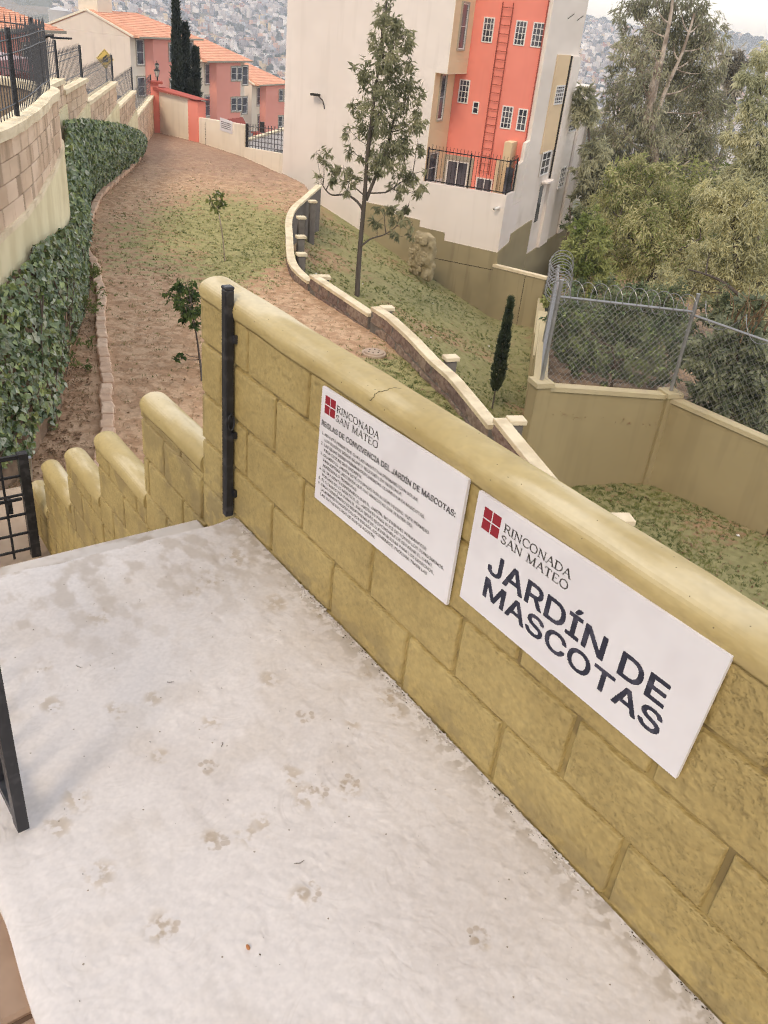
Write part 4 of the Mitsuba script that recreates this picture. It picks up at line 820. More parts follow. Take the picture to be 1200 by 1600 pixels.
# ================================================================ olive boundary walls and rubble
ow = thing('olive_wall', 'tall olive wall with white coping between the coral building and the woods', 'wall')
P0_ = BLD_B + np.array([.0, .0]); u = J[:2] - P0_; Lw = np.linalg.norm(u); f2 = frame(P0_, u)
obj('panel', MB(f2).box(.02, Lw, -.07, .07, -9, -5.20), 'm_olive', ow); obj('coping', MB(f2).box(-.02, Lw + .05, -.11, .11, -5.198, -5.11), 'm_capstone', ow); obj('joint', MB(f2).box(1.2, 1.22, -.075, -.071, -8, -5.22), 'm_crack', ow)
ow = thing('garden_boundary_wall', 'olive rendered boundary wall with pillars carrying the chain-link fence', 'wall')
def stretch(A, B, za, zb, t=.075, cut=None):
    u = B[:2] - A[:2]; L_ = np.linalg.norm(u); f = frame(A[:2], u)
    obj('panel', MB(f).prism([(.02, -8.5), (L_ - .02, -8.5), (L_ - .02, zb - .09), (.02, za - .09)], -t, t, 'v'), 'm_olivewall', ow)
    obj('coping', MB(f).prism([(.0, za - .088), (L_, zb - .088), (L_, zb), (.0, za)], -t - .04, t + .04, 'v'), 'm_olivecap', ow)
stretch(K0, K1, -3.74, -4.06); stretch(K1, K2, -4.10, -4.14); stretch(K2, K3, -4.14, -4.2)
for P, z in ((K0, -3.66), (K1, -4.0)):
    u = K1[:2] - K0[:2]; f = frame(P[:2], u); obj('pillar', MB(f).box(-.14, .14, -.15, .14, -8.5, z - .09), 'm_olivewall', ow); obj('pillar_cap', MB(f).box(-.18, .18, -.19, .18, z - .088, z), 'm_olivecap', ow)
zs = [-3.86, -4.9, -5.75]; 
for i in range(3):
    A = K0 + (J - K0) * (i / 3 + .03); B = K0 + (J - K0) * ((i + 1) / 3); stretch(A, B, zs[i], zs[i] - .08, .09)
rb = thing('rubble_wall', 'rough lumpy olive rubble wall against the base of the building', 'wall')
P = np.array([-19.166,16.031,-5.638]); Pl = np.array([-20.806,16.117,-5.33]); v, f = trimesh.remesh.subdivide_loop(*chamfer(.62, .16, .72, .08), iterations=4)
v = v + .26 * (meshkit.fbm(v * 3.2, 4)[:, None] - .5) * np.array([.5, 1, .7]); u = P[:2] - Pl[:2]
obj('rubble_mass', (frame(P[:2] + (Pl[:2] - P[:2]) * .12 + np.array([-.12, .30]), u)(v + [0, 0, P[2] + .75]), f), 'm_rubble', rb, smooth=True)
ston = [trimesh.remesh.subdivide(*chamfer(.10, .035, .075, .02)) for _ in range(1)][0]
for k in range(26):
    v = ston[0] * rng.uniform(.7, 1.25, 3); v = v + .07 * (meshkit.noise(v * 7 + k)[:, None] - .5); f_ = frame(P[:2] + (Pl[:2] - P[:2]) * .12 + np.array([-.12, .30]), u)
    obj('stone', (f_(v + [rng.uniform(-.5, .5), -.17 + rng.uniform(-.02, .02), P[2] + rng.uniform(.15, 1.3)]), ston[1]), 'm_rubble', rb)

# ================================================================ chain-link fence with razor wire
cf = thing('chain_link_fence', 'galvanised chain-link fence on top of the olive garden wall', 'fence')
def link_panel(A, B, za, zb, h, pitch=.125):
    A2, B2 = A[:2], B[:2]; u = B2 - A2; L_ = np.linalg.norm(u); f = frame(A2, u); m = MB(f)
    for s in (1, -1):
        for c in np.arange(-h, L_ + h, pitch):
            x0, x1 = (c, c + h) if s > 0 else (c + h, c)
            za_, t0, t1 = 0, 0., 1.
            xs = [x0, x1]; lo, hi = sorted(((0 - x0) / (x1 - x0), (L_ - x0) / (x1 - x0))); t0, t1 = max(0, lo), min(1, hi)
            if t1 - t0 < .02: continue
            q = []
            for t in (t0, t1): x = x0 + (x1 - x0) * t; q.append((x, .004 * s, za + (zb - za) * x / L_ + .02 + h * t))
            m.bar(q[0], q[1], .0036, 3)
    obj('mesh', m, 'm_wire', cf, kind='stuff')
    obj('top_rail', MB(f).bar((0, 0, za + h + .02), (L_, 0, zb + h + .02), .024, 8), 'm_galv', cf)
fh = 1.55
TOPS = {0: (-3.66, -1.86), 1: (-4.0, -2.11)}
for P, (z0, z1) in ((K0, TOPS[0]), (K1, TOPS[1])):
    k = obj('post', MB().bar((*P[:2], z0 + .005), (*P[:2], z1), .036, 10), 'm_galv', cf); obj('post_cap', MB().bar((*P[:2], z1), (*P[:2], z1 + .02), .04, 10), 'm_galv', k)
    for z in np.linspace(z0 + .3, z1 - .4, 5): obj('clamp', MB().bar((*P[:2], z), (*P[:2], z + .03), .044, 10), 'm_galv', k)
link_panel(K0, K1, -3.70, -4.0, fh); link_panel(K1, K3, -4.06, -4.16, fh)
JJ = K0 + (J - K0) * .22; link_panel(K0, JJ, -3.80, -4.0, fh + .05)
obj('post', MB().bar((*JJ[:2], -4.8), (*JJ[:2], -2.30), .036, 10), 'm_galv', cf)
def coil(A, B, r, turns, name, label):
    A, B = np.array(A, float), np.array(B, float); n = turns * 18; t = np.linspace(0, 1, n); d = B - A; u = d[:2] / np.linalg.norm(d[:2]); s = np.array([-u[1], u[0], 0]); a = 2 * np.pi * turns * t
    P = A + t[:, None] * d + r * (np.cos(a)[:, None] * s + np.sin(a)[:, None] * np.array([0, 0, 1])) + .03 * (meshkit.noise(np.c_[t * turns * 1.3, 0 * t, 0 * t])[:, None] - .5)
    k = thing(name, label, 'razor wire'); obj('wire', MB().tube(P, .0065, 4), 'm_wire', k)
    b = MB()
    for i in range(0, n - 1, 3):
        dd = P[min(i + 1, n - 1)] - P[i]; dd /= np.linalg.norm(dd) + 1e-9; w = np.cross(dd, [0.3, .2, .9]); w /= np.linalg.norm(w); b.add([P[i] - w * .022, P[i] + dd * .02, P[i] + w * .022, P[i] - dd * .02], [[0, 1, 2], [0, 2, 3]])
    obj('barbs', b, 'm_wire', k, kind='stuff')
coil([*K0[:2], -2.02], [*K1[:2], -2.34], .20, 11, 'razor_wire', 'open coils of razor wire along the middle span of the chain-link fence')
coil([*K0[:2] + (J - K0)[:2] * .01, -2.12], [*(K0 + (J - K0) * .16)[:2], -2.0], .22, 11, 'razor_wire', 'tight bundle of razor wire at the left corner of the chain-link fence')
coil([*K1[:2], -2.36], [*K3[:2], -2.5], .20, 12, 'razor_wire', 'razor wire on the right span of the chain-link fence among branches')

# ================================================================ far fence of the garden
fw = thing('far_garden_wall', 'low cream wall with coral pillars and an overhanging red brown cap at the far end of the garden', 'wall')
G = FENCEBASE
def wallpiece(A, B, z0, z1, t, m, name='panel', top=None):
    u = B[:2] - A[:2]; L_ = np.linalg.norm(u); f = frame(A[:2], u)
    obj(name, MB(f).prism([(0, z0), (L_, z0), (L_, z1 if top is None else top), (0, z1)], -t, t, 'v'), m, fw); return f, L_
z1 = -1.71; z2 = -1.964; z3 = -1.87; zl = -2.668; zr = -2.354; zq = -3.166; zp = -2.766
g = lambda a, b, t: a + (b - a) * t
wallpiece(G[1], g(G[2], G[3], .0), -6, z1, .24, 'm_coral', 'pillar')
wallpiece(g(G[1], G[2], -.25), g(G[1], G[2], 1.5), z1 + .002, z1 + .09, .36, 'm_coraldark', 'cap')
wallpiece(g(G[2], G[3], .02), g(G[2], G[3], .88), -6, z2 - .02, .10, 'm_cream', top=z2 - .07)
wallpiece(g(G[2], G[3], .88), g(G[2], G[3], 1.13), -6, z2 - .09, .20, 'm_coral', 'pillar')
wallpiece(g(G[2], G[3], .0), g(G[2], G[3], 1.16), z2 - .018, z2 + .11, .34, 'm_coraldark', 'cap', top=z2 - .0)
wallpiece(g(G[3], G[4], .05), G[4], -6, zl, .09, 'm_cream', top=zr)
obj('joint', MB(frame(G[3][:2], (G[4] - G[3])[:2])).box(1.05, 1.08, -.095, -.091, -4, zl - .1), 'm_crack', fw)
wallpiece(G[4], G[5], -6, zq, .09, 'm_cream', top=zp)
fr_, = (frame(G[4][:2], (G[5] - G[4])[:2]),); Lr = np.linalg.norm((G[5] - G[4])[:2])
rl = thing('lane_railing', 'thin brown black grid railing between the cream wall and the white building', 'railing')
obj('post', MB(fr_).box(.0, .08, -.05, .05, zq, zr + .05), 'm_iron', rl)
for q in np.linspace(.12, .95, 5): obj('rail', MB(fr_).prism([(.09, zq + (zr - zq) * q - .012), (Lr - .02, zp + (zr - zq) * q - .012), (Lr - .02, zp + (zr - zq) * q + .012), (.09, zq + (zr - zq) * q + .012)], -.012, .012, 'v'), 'm_railing', rl)
for c in np.linspace(.4, Lr - .2, 11): obj('bar', MB(fr_).box(c - .009, c + .009, -.012, .012, zq + (zp - zq) * c / Lr + .01, zr + (zp - zq) * c / Lr + .05), 'm_railing', rl)
ns = thing('wall_notice', 'small white notice fixed to the far cream garden wall', 'sign')
fw_ = frame(G[3][:2], (G[4] - G[3])[:2]); (u0, a0), (u1, a1) = [[2.57,-2.85],[3.7,-2.38]]
obj('board', MB(fw_).box(u0, u1, -.115, -.092, a0, a1), 'm_sign', ns)
for k in range(4): obj('printed_line', MB(fw_).box(u0 + .12, u1 - .12, -.119, -.1155, a1 - .14 - .07 * k, a1 - .115 - .07 * k), 'm_inkgrey', ns)

def lantern(x, y, z, s, name, label):
    k = thing(name, label, 'lantern')
    obj('post', MB().bar((x, y, z), (x, y, z + .25 * s), .035 * s, 8), 'm_blackpaint', k)
    r0, r1 = .10 * s, .19 * s; n = 6; th = np.arange(n) * 2 * np.pi / n
    bot_, top_ = np.c_[x + r0 * np.cos(th), y + r0 * np.sin(th), 0 * th + z + .28 * s], np.c_[x + r1 * np.cos(th), y + r1 * np.sin(th), 0 * th + z + .66 * s]
    v = np.vstack([bot_, top_]); f = [[i, (i + 1) % n, n + (i + 1) % n, n + i] for i in range(n)]
    obj('glass', (v, np.array(f)), 'm_lantern', k)
    m = MB()
    for i in range(n): m.bar(bot_[i], top_[i], .014 * s, 4); m.bar(top_[i], top_[(i + 1) % n], .016 * s, 4); m.bar(bot_[i], bot_[(i + 1) % n], .014 * s, 4)
    obj('frame', m, 'm_blackpaint', k)
    t = trimesh.creation.cone(.24 * s, .22 * s, sections=6); obj('roof', (t.vertices + [x, y, z + .665 * s], t.faces), 'm_blackpaint', k)
    obj('finial', MB().bar((x, y, z + .86 * s), (x, y, z + 1.0 * s), .025 * s, 6), 'm_blackpaint', k)
x, y = g(G[1], G[2], .9)[:2]
lantern(x, y, z1 + .09, .62, 'lantern', 'black glass lantern standing on the coral pillar of the far wall')
lantern(*[-42.19,16.407], -1.61, .5, 'lantern', 'smaller second lantern seen just above the one on the coral pillar')
scene[list(k for k in scene if k.startswith('lantern_001__post'))[0]] = mikit.ply(MB().bar((*[-42.19,16.407], -6.0), (*[-42.19,16.407], -1.61 + .13), .03, 8).vf(), 'm_blackpaint')

# ================================================================ row houses down the lane
def row_house(label, C_, R_, depth, base, eave, ridge, bay, wins, over=.28, hip=True, extra=None):
    """C_ near left corner, R_ right corner of the facade; bay (u0, u1, z0, z1); wins (u0, u1, z0, z1, in_bay)"""
    k = thing('row_house', label, 'house', 'coral and cream row houses')
    C_, R_ = np.array(C_[:2]), np.array(R_[:2]); u = R_ - C_; W = np.linalg.norm(u); f = frame(C_, u, None)
    V_ = np.array([-u[1], u[0]]) / W
    if V_ @ FW < 0: f = frame(C_, u, -V_)
    obj('wall', MB(f).box(0, W, 0, depth, base, eave), 'm_cream', k)
    if bay:
        a, b, c, d = bay; obj('bay', MB(f).prism([(a - .35, .0), (a, -.55), (b, -.55), (b + .05, 0)], c, d, 'z'), 'm_coralpale', k)
        obj('bay_roof', MB(f).prism([(-.60, c - .9), (-.002, c - .9), (-.002, c - .002), (-.56, c - .002), (-1.15, c - .86)], a - .4, b + .5, 'u'), 'm_coraldark', k)
    o = over; m = MB(f)
    if hip:
        e0, e1 = -.03, W + o; y0, y1 = -o - (.55 if bay else 0), depth + o; t = .10
        q = [(e0, y0, eave), (e1, y0, eave), (e1, y1, eave), (e0, y1, eave), (e0, (y0 + y1) / 2, ridge), (e1 - (y1 - y0) * .35, (y0 + y1) / 2, ridge), (e0, y0, eave + t), (e1, y0, eave + t), (e1, y1, eave + t), (e0, y1, eave + t), (e0, (y0 + y1) / 2, ridge + t), (e1 - (y1 - y0) * .35, (y0 + y1) / 2, ridge + t)]
        T_ = [[6, 7, 11], [6, 11, 10], [7, 8, 11], [8, 9, 10], [8, 10, 11], [9, 6, 10], [0, 5, 1], [0, 4, 5], [1, 5, 2], [2, 4, 3], [2, 5, 4], [3, 4, 0], [0, 1, 7], [0, 7, 6], [1, 2, 8], [1, 8, 7], [2, 3, 9], [2, 9, 8], [3, 0, 6], [3, 6, 9]]
        m.add(q, T_); r = obj('roof', m, 'm_roof', k)
        mm = MB(f)
        nr_ = 14
        for i in range(nr_):
            w = (i + .5) / nr_; yy = y0 + ((y0 + y1) / 2 - y0) * w; zz = eave + t + (ridge - eave) * w; mm.box(e0 + .02, e1 - (y1 - y0) * .35 * w - .02, yy - .03, yy + .03, zz - .01, zz + .035)
        obj('tile_courses', mm, 'm_roof', r, kind='stuff')
        obj('fascia', MB(f).box(e0 + .01, e1 - .01, y0 - .03, y0 - .003, eave - .02, eave + t + .01), 'm_frame', k)
        obj('gable', MB(f).prism([(0.02, eave), (depth - .02, eave), (depth / 2, ridge - .03)], -.045, -.031, 'u'), 'm_gable', k)
        obj('gable_wall', MB(f).box(-.045, -.001, 0, depth, base, eave - .002), 'm_gable', k); obj('verge', MB(f).prism([(-.35, eave - .02), (depth / 2, ridge - .0), (depth + .3, eave - .02), (depth + .3, eave + .12), (depth / 2, ridge + .14), (-.35, eave + .12)], -.16, -.032, 'u'), 'm_cream', k)
    for a, b, c, d, inb in wins: window(k, f, a, b, c, d, -.55 if inb else 0, .06, (1, 2), 'm_pvc', surround=.10)
    return k, f, W
w1 = [[0.68,1.57,-2.95,-1.28],[7.63,8.33,-2.95,-1.33],[0.61,1.55,-5.07,-3.78]]; w1b = [[4.12,5.01,-2.61,-1.48],[5.25,6.08,-2.66,-1.55],[4.12,5.05,-4.73,-3.92]]
z = -1.1509005532540788; zr_ = -0.33780516890935863
h1, f1, W1 = row_house('nearest and largest row house, with long orange roof and blank beige gable', [-65.656,23.724,-1.151], [-70.37,30.67,-1.151], 7.3, -11, z, zr_ + .55, (2.05, 6.4, -9, z - .02), [(*w, False) for w in w1] + [(*w, True) for w in w1b])
obj('roof_tower', MB(f1).box(.3, 2.0, 2.9, 4.6, zr_ - .5, zr_ + 2.6), 'm_cream', h1)
w2 = [[0.93,1.98,-4.78,-3.15],[0.86,1.93,-7.4,-5.72],[7.6,8.67,-4.99,-3.39],[7.51,8.6,-7.52,-6.04]]; w2b = [[4.59,5.52,-4.49,-3.37],[5.71,6.58,-4.51,-3.38],[4.58,5.52,-7.1,-5.94],[5.66,6.55,-7.15,-5.97]]
z = -2.972946017794258
h2, f2_, W2 = row_house('second row house beyond the dark cypresses, with white water tank on its roof', [-74.781,33.162,-2.973], [-79.288,39.805,-2.973], 6.6, -14, z, z + 1.5, (2.0, 6.3, -7.72, z - .02), [(*w, False) for w in w2] + [(*w, True) for w in w2b])
tk = trimesh.creation.uv_sphere(.62, count=[10, 16]); obj('water_tank', (f2_(tk.vertices * [1, 1, .62] + [1.6, 3.3, z + 1.6]), tk.faces), 'm_cream', h2, smooth=True)
w3 = [[1.03,2.2,-7.27,-5.58],[1.26,2.31,-9.88,-8.19]]; w3b = [[4.97,5.85,-6.93,-5.85],[6.1,7.0,-6.97,-5.88],[4.97,5.87,-9.54,-8.43],[6.12,6.95,-9.61,-8.48]]
z = -5.332334634569459
row_house('third and farthest row house, partly hidden by the tall white building', [-83.667,42.904,-5.332], [-87.498,48.55,-5.332], 6.6, -17, z, z + 1.6, (2.0, 6.3, -13, z - .02), [(*w, False) for w in w3] + [(*w, True) for w in w3b])
z = -0.27047923757155456
h0, f0, W0 = row_house('coral row house with orange roof behind the iron railing at the upper left', [-40.904,8.303,-0.27], [-43.395,11.613,-0.391], 5.0, -6, z, z + 1.0, (1.3, 2.6, -5, z - .02), [(.25, .8, z - 1.6, z - .45, False), (3.1, 3.7, z - 1.5, z - .4, False), (1.6, 2.2, z - 1.5, z - .5, True)])
wt = thing('roof_water_tank', 'grey white water tank on a far roof beside the cream tower', 'water tank')
p_ = np.array([-90.45,26.092,-0.896]); t = trimesh.creation.cylinder(1.0, 1.3, sections=20); obj('body', (t.vertices + p_ - [0, 0, .2], t.faces), 'm_tank', wt, smooth=40); t = trimesh.creation.cone(1.02, .35, sections=20); obj('lid', (t.vertices + p_ + [0, 0, .455], t.faces), 'm_tank', wt, smooth=40)
t = MB().bar(p_ - [0, 0, 9], p_ - [0, 0, .86], 1.3, 8); obj('stand', t, 'm_gable', wt)
# yard pieces seen through the lane railing
yp = thing('coral_yard_pillar', 'small coral pillar with dark lantern seen through the lane railing', 'pillar')
p_ = np.array([-47.936,25.297,-5.679]); obj('shaft', MB().box(p_[0] - .4, p_[0] + .4, p_[1] - .4, p_[1] + .4, p_[2] - 2, p_[2] + .55), 'm_coral', yp); obj('cap', MB().box(p_[0] - .5, p_[0] + .5, p_[1] - .5, p_[1] + .5, p_[2] + .552, p_[2] + .66), 'm_coraldark', yp); obj('lamp', MB().bar(p_ + [0, 0, .66], p_ + [0, 0, 1.25], .16, 6), 'm_blackpaint', yp)
yw = thing('lane_wall', 'low white wall along the lane seen through the railing', 'wall')
A, B = np.array([-43.358,21.411,-5.09]), np.array([-51.681,30.25,-5.711]); f = frame(A[:2], (B - A)[:2]); Lq = np.linalg.norm((B - A)[:2]); obj('panel', MB(f).box(0, Lq, -.1, .1, -9, A[2] + .1), 'm_white', yw); obj('coping', MB(f).box(-.02, Lq, -.16, .16, A[2] + .102, A[2] + .2), 'm_capstone', yw)

# ================================================================ street things on the left
sg = thing('hill_warning_sign', 'yellow diamond sign showing a truck on a steep slope, behind the stepped railing', 'road sign')
P = np.array([-26.206,8.443,-0.148]); r = np.array(RT); f = frame(P[:2], r)
s = .27; m = MB(f); m.prism([(0, P[2] - s), (s, P[2]), (0, P[2] + s), (-s, P[2])], -.004, .004, 'v'); obj('plate', m, 'm_yellowsign', sg)
m = MB(f); q = [(0, P[2] - s), (s, P[2]), (0, P[2] + s), (-s, P[2])]; q2 = [(a * .9, P[2] + (b - P[2]) * .9) for a, b in q]; q3 = [(a * .85, P[2] + (b - P[2]) * .85) for a, b in q]
from shapely.geometry import Polygon as _Pg
m.prism(_Pg(q2, [q3]), -.0065, -.0045, 'v'); obj('border', m, 'm_blackpaint', sg)
m = MB(f); m.prism([(-.10, P[2] - .09), (.09, P[2] - .09), (.09, P[2] + .05)], -.0065, -.0045, 'v'); m.prism([(-.075, P[2] - .045), (.045, P[2] + .04), (.015, P[2] + .085), (-.065, P[2] + .025)], -.0068, -.0047, 'v'); m.prism([(.03, P[2] + .055), (.085, P[2] + .095), (.07, P[2] + .12), (.015, P[2] + .09)], -.0068, -.0047, 'v'); obj('symbol', m, 'm_blackpaint', sg)
obj('post', MB(f).bar((0, .03, P[2] - 2.2), (0, .03, P[2] + .1), .022, 8), 'm_galv', sg)
sl = thing('street_light', 'dark curved street light arm rising behind the end of the iron railing', 'street light')
A = np.array([-12.778,2.892,0.783]); B = np.array([-12.488,3.263,1.001]); d = B - A
obj('pole', MB().bar(A - [0, 0, 2.0], A, .03, 8), 'm_iron', sl); obj('arm', MB().tube(spline([A, A + d * .05 + [0, 0, .08], A + d * .25 + [0, 0, .13 ], A + d * .5 + [0, 0, .10]], 14), .022, 7), 'm_iron', sl)
v, f_ = chamfer(np.linalg.norm(d) * .30, .05, .014, .006); ft = frame((A + d * .75)[:2], d[:2]); v = v + 0; v[:, 2] += v[:, 0] * .05; obj('head', (ft(v + [0, 0, A[2] + d[2] * .75 + .02]), f_), 'm_iron', sl)
# parked car behind the railing
cr = thing('parked_car', 'dark red car parked behind the iron railing at the left edge', 'car')
P = np.array([-19.058,2.161,-0.734]); fd = frame(P[:2], RT); zc = street_z(19)
prof = [(-2.0, .35), (2.0, .35), (2.08, .62), (1.95, .86), (1.15, .95), (.55, 1.38), (-.95, 1.40), (-1.55, .98), (-2.02, .9), (-2.1, .6)]
obj('body', MB(fd).prism([(a, b + zc) for a, b in prof], -.8, .8, 'v'), 'm_carred', cr)
obj('side_window', MB(fd).prism([(-1.3, .98 + zc), (.95, .98 + zc), (.5, 1.32 + zc), (-.88, 1.33 + zc)], -.808, -.801, 'v'), 'm_glass', cr)
obj('windscreen', MB(fd).prism([(1.17, .98 + zc), (.60, 1.36 + zc), (.62, 1.38 + zc), (1.20, 1.0 + zc)], -.7, .7, 'v'), 'm_glass', cr)
for a in (-1.3, 1.3):
    for b in (-.74, .74):
        w = obj('wheel', MB(fd).bar((a, b - .1, .32 + zc), (a, b + .1, .32 + zc), .32, 20), 'm_tyre', cr); obj('rim', MB(fd).bar((a, b - .105, .32 + zc), (a, b + .105, .32 + zc), .19, 14), 'm_galv', w)

# ================================================================ trees and shrubs
def tree(name, label, trunk, clumps, per_m3, L, W, mat_, bark, droop=.4, branches=True, trunk_r=(.1, .02), group=None, squash=(1, 1, 1), cat='tree', hollow=.5, mat2=None, part2=None, stems=(), dens=1.0):
    """trunk: points from the ground up; clumps: (x, y, z, r); leaves hang from twigs that leave the limbs"""
    k = thing(name, label, cat, group)
    tr = spline(trunk, 24) if len(trunk) > 2 else np.asarray(trunk, float)
    obj('trunk', MB().tube(tr, np.linspace(trunk_r[0], trunk_r[1], len(tr)), 9), bark, k, smooth=True)
    for s_, r_ in stems: obj('limb', MB().tube(spline(s_, 14), np.linspace(r_, r_ * .4, 14), 7), bark, k, smooth=True)
    A, Bm, tw = MB(), MB(), MB()
    allb = [tr] + [spline(s_, 14) for s_, _ in stems]; nodes = np.vstack(allb)
    for c in clumps:
        c = np.array(c, float); r = c[3]; n = max(12, int(per_m3 * dens * r ** 2.3))
        if branches:
            below = nodes[nodes[:, 2] < c[2] + .2 * r]; below = below if len(below) else nodes
            j = below[np.argmin(np.linalg.norm(below - (c[:3] - [0, 0, r * .9]), axis=1))]
            mid = (j + c[:3]) / 2 + [0, 0, -.06 * np.linalg.norm(c[:3] - j)]; b0 = max(.008, min(trunk_r[0] * .4, r * .05))
            tw.tube(spline([j, mid, c[:3] + [0, 0, r * .3]], 7), np.linspace(b0, b0 * .3, 7), 5)
        m = max(3, n // 26); tips, d = blob(c[:3], r, m, squash, hollow=.25)
        for q in tips[: max(3, min(m // 3, 14))]:
            s0 = c[:3] + (q - c[:3]) * .1; tw.tube([s0, (s0 + q) / 2 + rng.normal(0, .04 * r, 3), q], [b0 * .35 if branches else .008, .006, .004], 3)
        i = rng.integers(0, m, n); P = tips[i] + rng.normal(0, 1, (n, 3)) * r * .13 * np.array(squash)
        D = rng.normal(0, 1, (n, 3)) + d[i] * .8; D[:, 2] -= droop * 2
        l = L * rng.uniform(.6, 1.25, n); sel = rng.random(n) < (.7 if mat2 else 1.1)
        v, f = leaves(P[sel], D[sel], l[sel], W * l[sel] / L); A.add(v, f)
        if mat2 and (~sel).any(): v, f = leaves(P[~sel], D[~sel], l[~sel], W * l[~sel] / L); Bm.add(v, f)
    if tw.n: obj('twigs', tw, bark, k, kind='stuff')
    obj('crown', A, mat_, k)
    if Bm.n: obj('lighter_crown' if not part2 else part2, Bm, mat2, k)
    return k

# slender ash in front of the white building
TR = [[-14.681,10.517,-4.32],[-14.741,10.534,-3.668],[-14.742,10.533,-3.048],[-14.735,10.542,-2.226],[-14.735,10.542,-1.863],[-14.741,10.534,-1.021],[-14.722,10.559,-0.343],[-14.693,10.595,0.441],[-14.666,10.631,1.192],[-14.648,10.654,1.912],[-14.633,10.672,2.376]]
tree('ash_tree', 'slender young tree with drooping leaves in front of the blank white wall', TR,
     [[-14.63,10.76,1.86,0.36],[-14.64,10.58,1.46,0.41],[-14.38,10.92,1.35,0.41],[-14.38,10.59,0.99,0.47],[-14.23,11.11,0.95,0.31],[-14.71,10.5,0.5,0.42],[-14.64,11.07,0.49,0.49],[-14.89,10.26,0.63,0.21],[-14.94,10.2,-0.14,0.19],[-14.88,10.28,0.02,0.17],[-14.31,10.52,-0.0,0.48],[-14.18,11.17,0.26,0.37],[-14.9,10.74,-0.57,0.47],[-14.36,10.94,-0.49,0.44],[-14.08,11.3,-0.24,0.32],[-14.04,11.35,0.09,0.2],[-14.98,10.14,-0.57,0.17],[-14.92,10.23,-1.02,0.24],[-14.22,10.64,-1.0,0.47],[-14.18,11.18,-0.93,0.41],[-14.01,11.39,-0.66,0.26],[-15.03,10.08,-1.37,0.27],[-15.28,9.76,-1.14,0.15],[-15.43,9.57,-1.08,0.12],[-15.32,9.72,-1.37,0.19],[-15.17,9.9,-1.51,0.27],[-15.37,9.64,-1.63,0.13],[-14.93,10.21,-1.68,0.3],[-14.67,10.55,-1.5,0.3],[-14.23,11.11,-1.56,0.36],[-14.03,11.37,-1.35,0.24],[-13.91,11.52,-1.72,0.24],[-14.03,11.36,-2.0,0.26],[-13.83,11.62,-1.17,0.1],[-13.88,11.56,-1.55,0.15],[-14.38,10.91,-2.35,0.31],[-14.15,11.2,-2.27,0.27],[-13.95,11.46,-2.43,0.18],[-14.47,10.8,-2.55,0.18],[-14.22,11.12,-2.68,0.18],[-13.98,11.43,-2.73,0.14]],
     2300, .155, .045, 'm_ash', 'm_bark', .55, trunk_r=(.066, .018), cat='tree', squash=(1, 1, 1.0),
     stems=[([[-14.732,10.546,-2.298],[-14.857,10.386,-2.057],[-15.011,10.188,-1.953],[-15.197,9.95,-1.998],[-15.344,9.762,-1.822]], .035), ([[-14.749,10.606,-2.041],[-14.652,10.729,-1.565],[-14.542,10.87,-1.057],[-14.47,10.963,-0.434],[-14.423,11.023,-0.029]], .045), ([[-14.688,10.522,-3.111],[-14.545,10.704,-2.889],[-14.361,10.94,-2.767],[-14.185,11.165,-2.527]], .025), ([[-14.776,10.571,-1.872],[-14.498,10.927,-1.825],[-14.28,11.206,-1.574],[-14.11,11.423,-1.334]], .022), ([[-14.69,10.519,-1.926],[-14.867,10.292,-1.741],[-14.984,10.142,-1.619]], .02)])
# sapling tied to a cane
P = [-11.575,5.495,-2.893]
tree('sapling', 'thin sapling with a small round crown in the middle of the lawn', [[-11.575,5.495,-2.893],[-13.726,6.472,-3.118],[-13.75,6.441,-2.597],[-13.789,6.391,-2.157],[-13.82,6.351,-1.912]], [[-13.23,6.05,-1.58,0.14],[-13.29,5.97,-1.71,0.11],[-13.16,6.14,-1.65,0.11],[-13.23,6.05,-1.48,0.1],[-13.17,6.13,-1.51,0.07],[-13.31,5.94,-1.6,0.07],[-13.22,6.07,-1.74,0.11]], 5200, .085, .045, 'm_sapling', 'm_barkpale', .3, trunk_r=(.016, .01))
# bushy young tree by the end of the ochre wall
tree('young_tree', 'small bushy tree left of the high end of the ochre wall', [[-7.479,3.147,-2.743],[-7.988,3.34,-2.632],[-8.007,3.316,-2.356],[-8.031,3.285,-2.088],[-8.054,3.256,-1.826]], [[-8.08,3.23,-1.57,0.12],[-8.21,3.37,-1.73,0.14],[-8.15,3.14,-1.71,0.12],[-7.91,3.12,-1.81,0.17],[-8.09,3.38,-1.92,0.17],[-8.19,3.08,-1.85,0.1],[-8.14,3.14,-2.02,0.1],[-8.05,3.26,-2.09,0.12],[-8.22,3.04,-1.79,0.06],[-8.19,3.08,-2.65,0.06],[-8.12,3.17,-2.59,0.06],[-8.24,3.01,-1.74,0.05],[-8.23,3.52,-1.77,0.12],[-8.2,3.55,-2.08,0.11]], 6500, .09, .042, 'm_bush', 'm_bark', .35, trunk_r=(.02, .008))
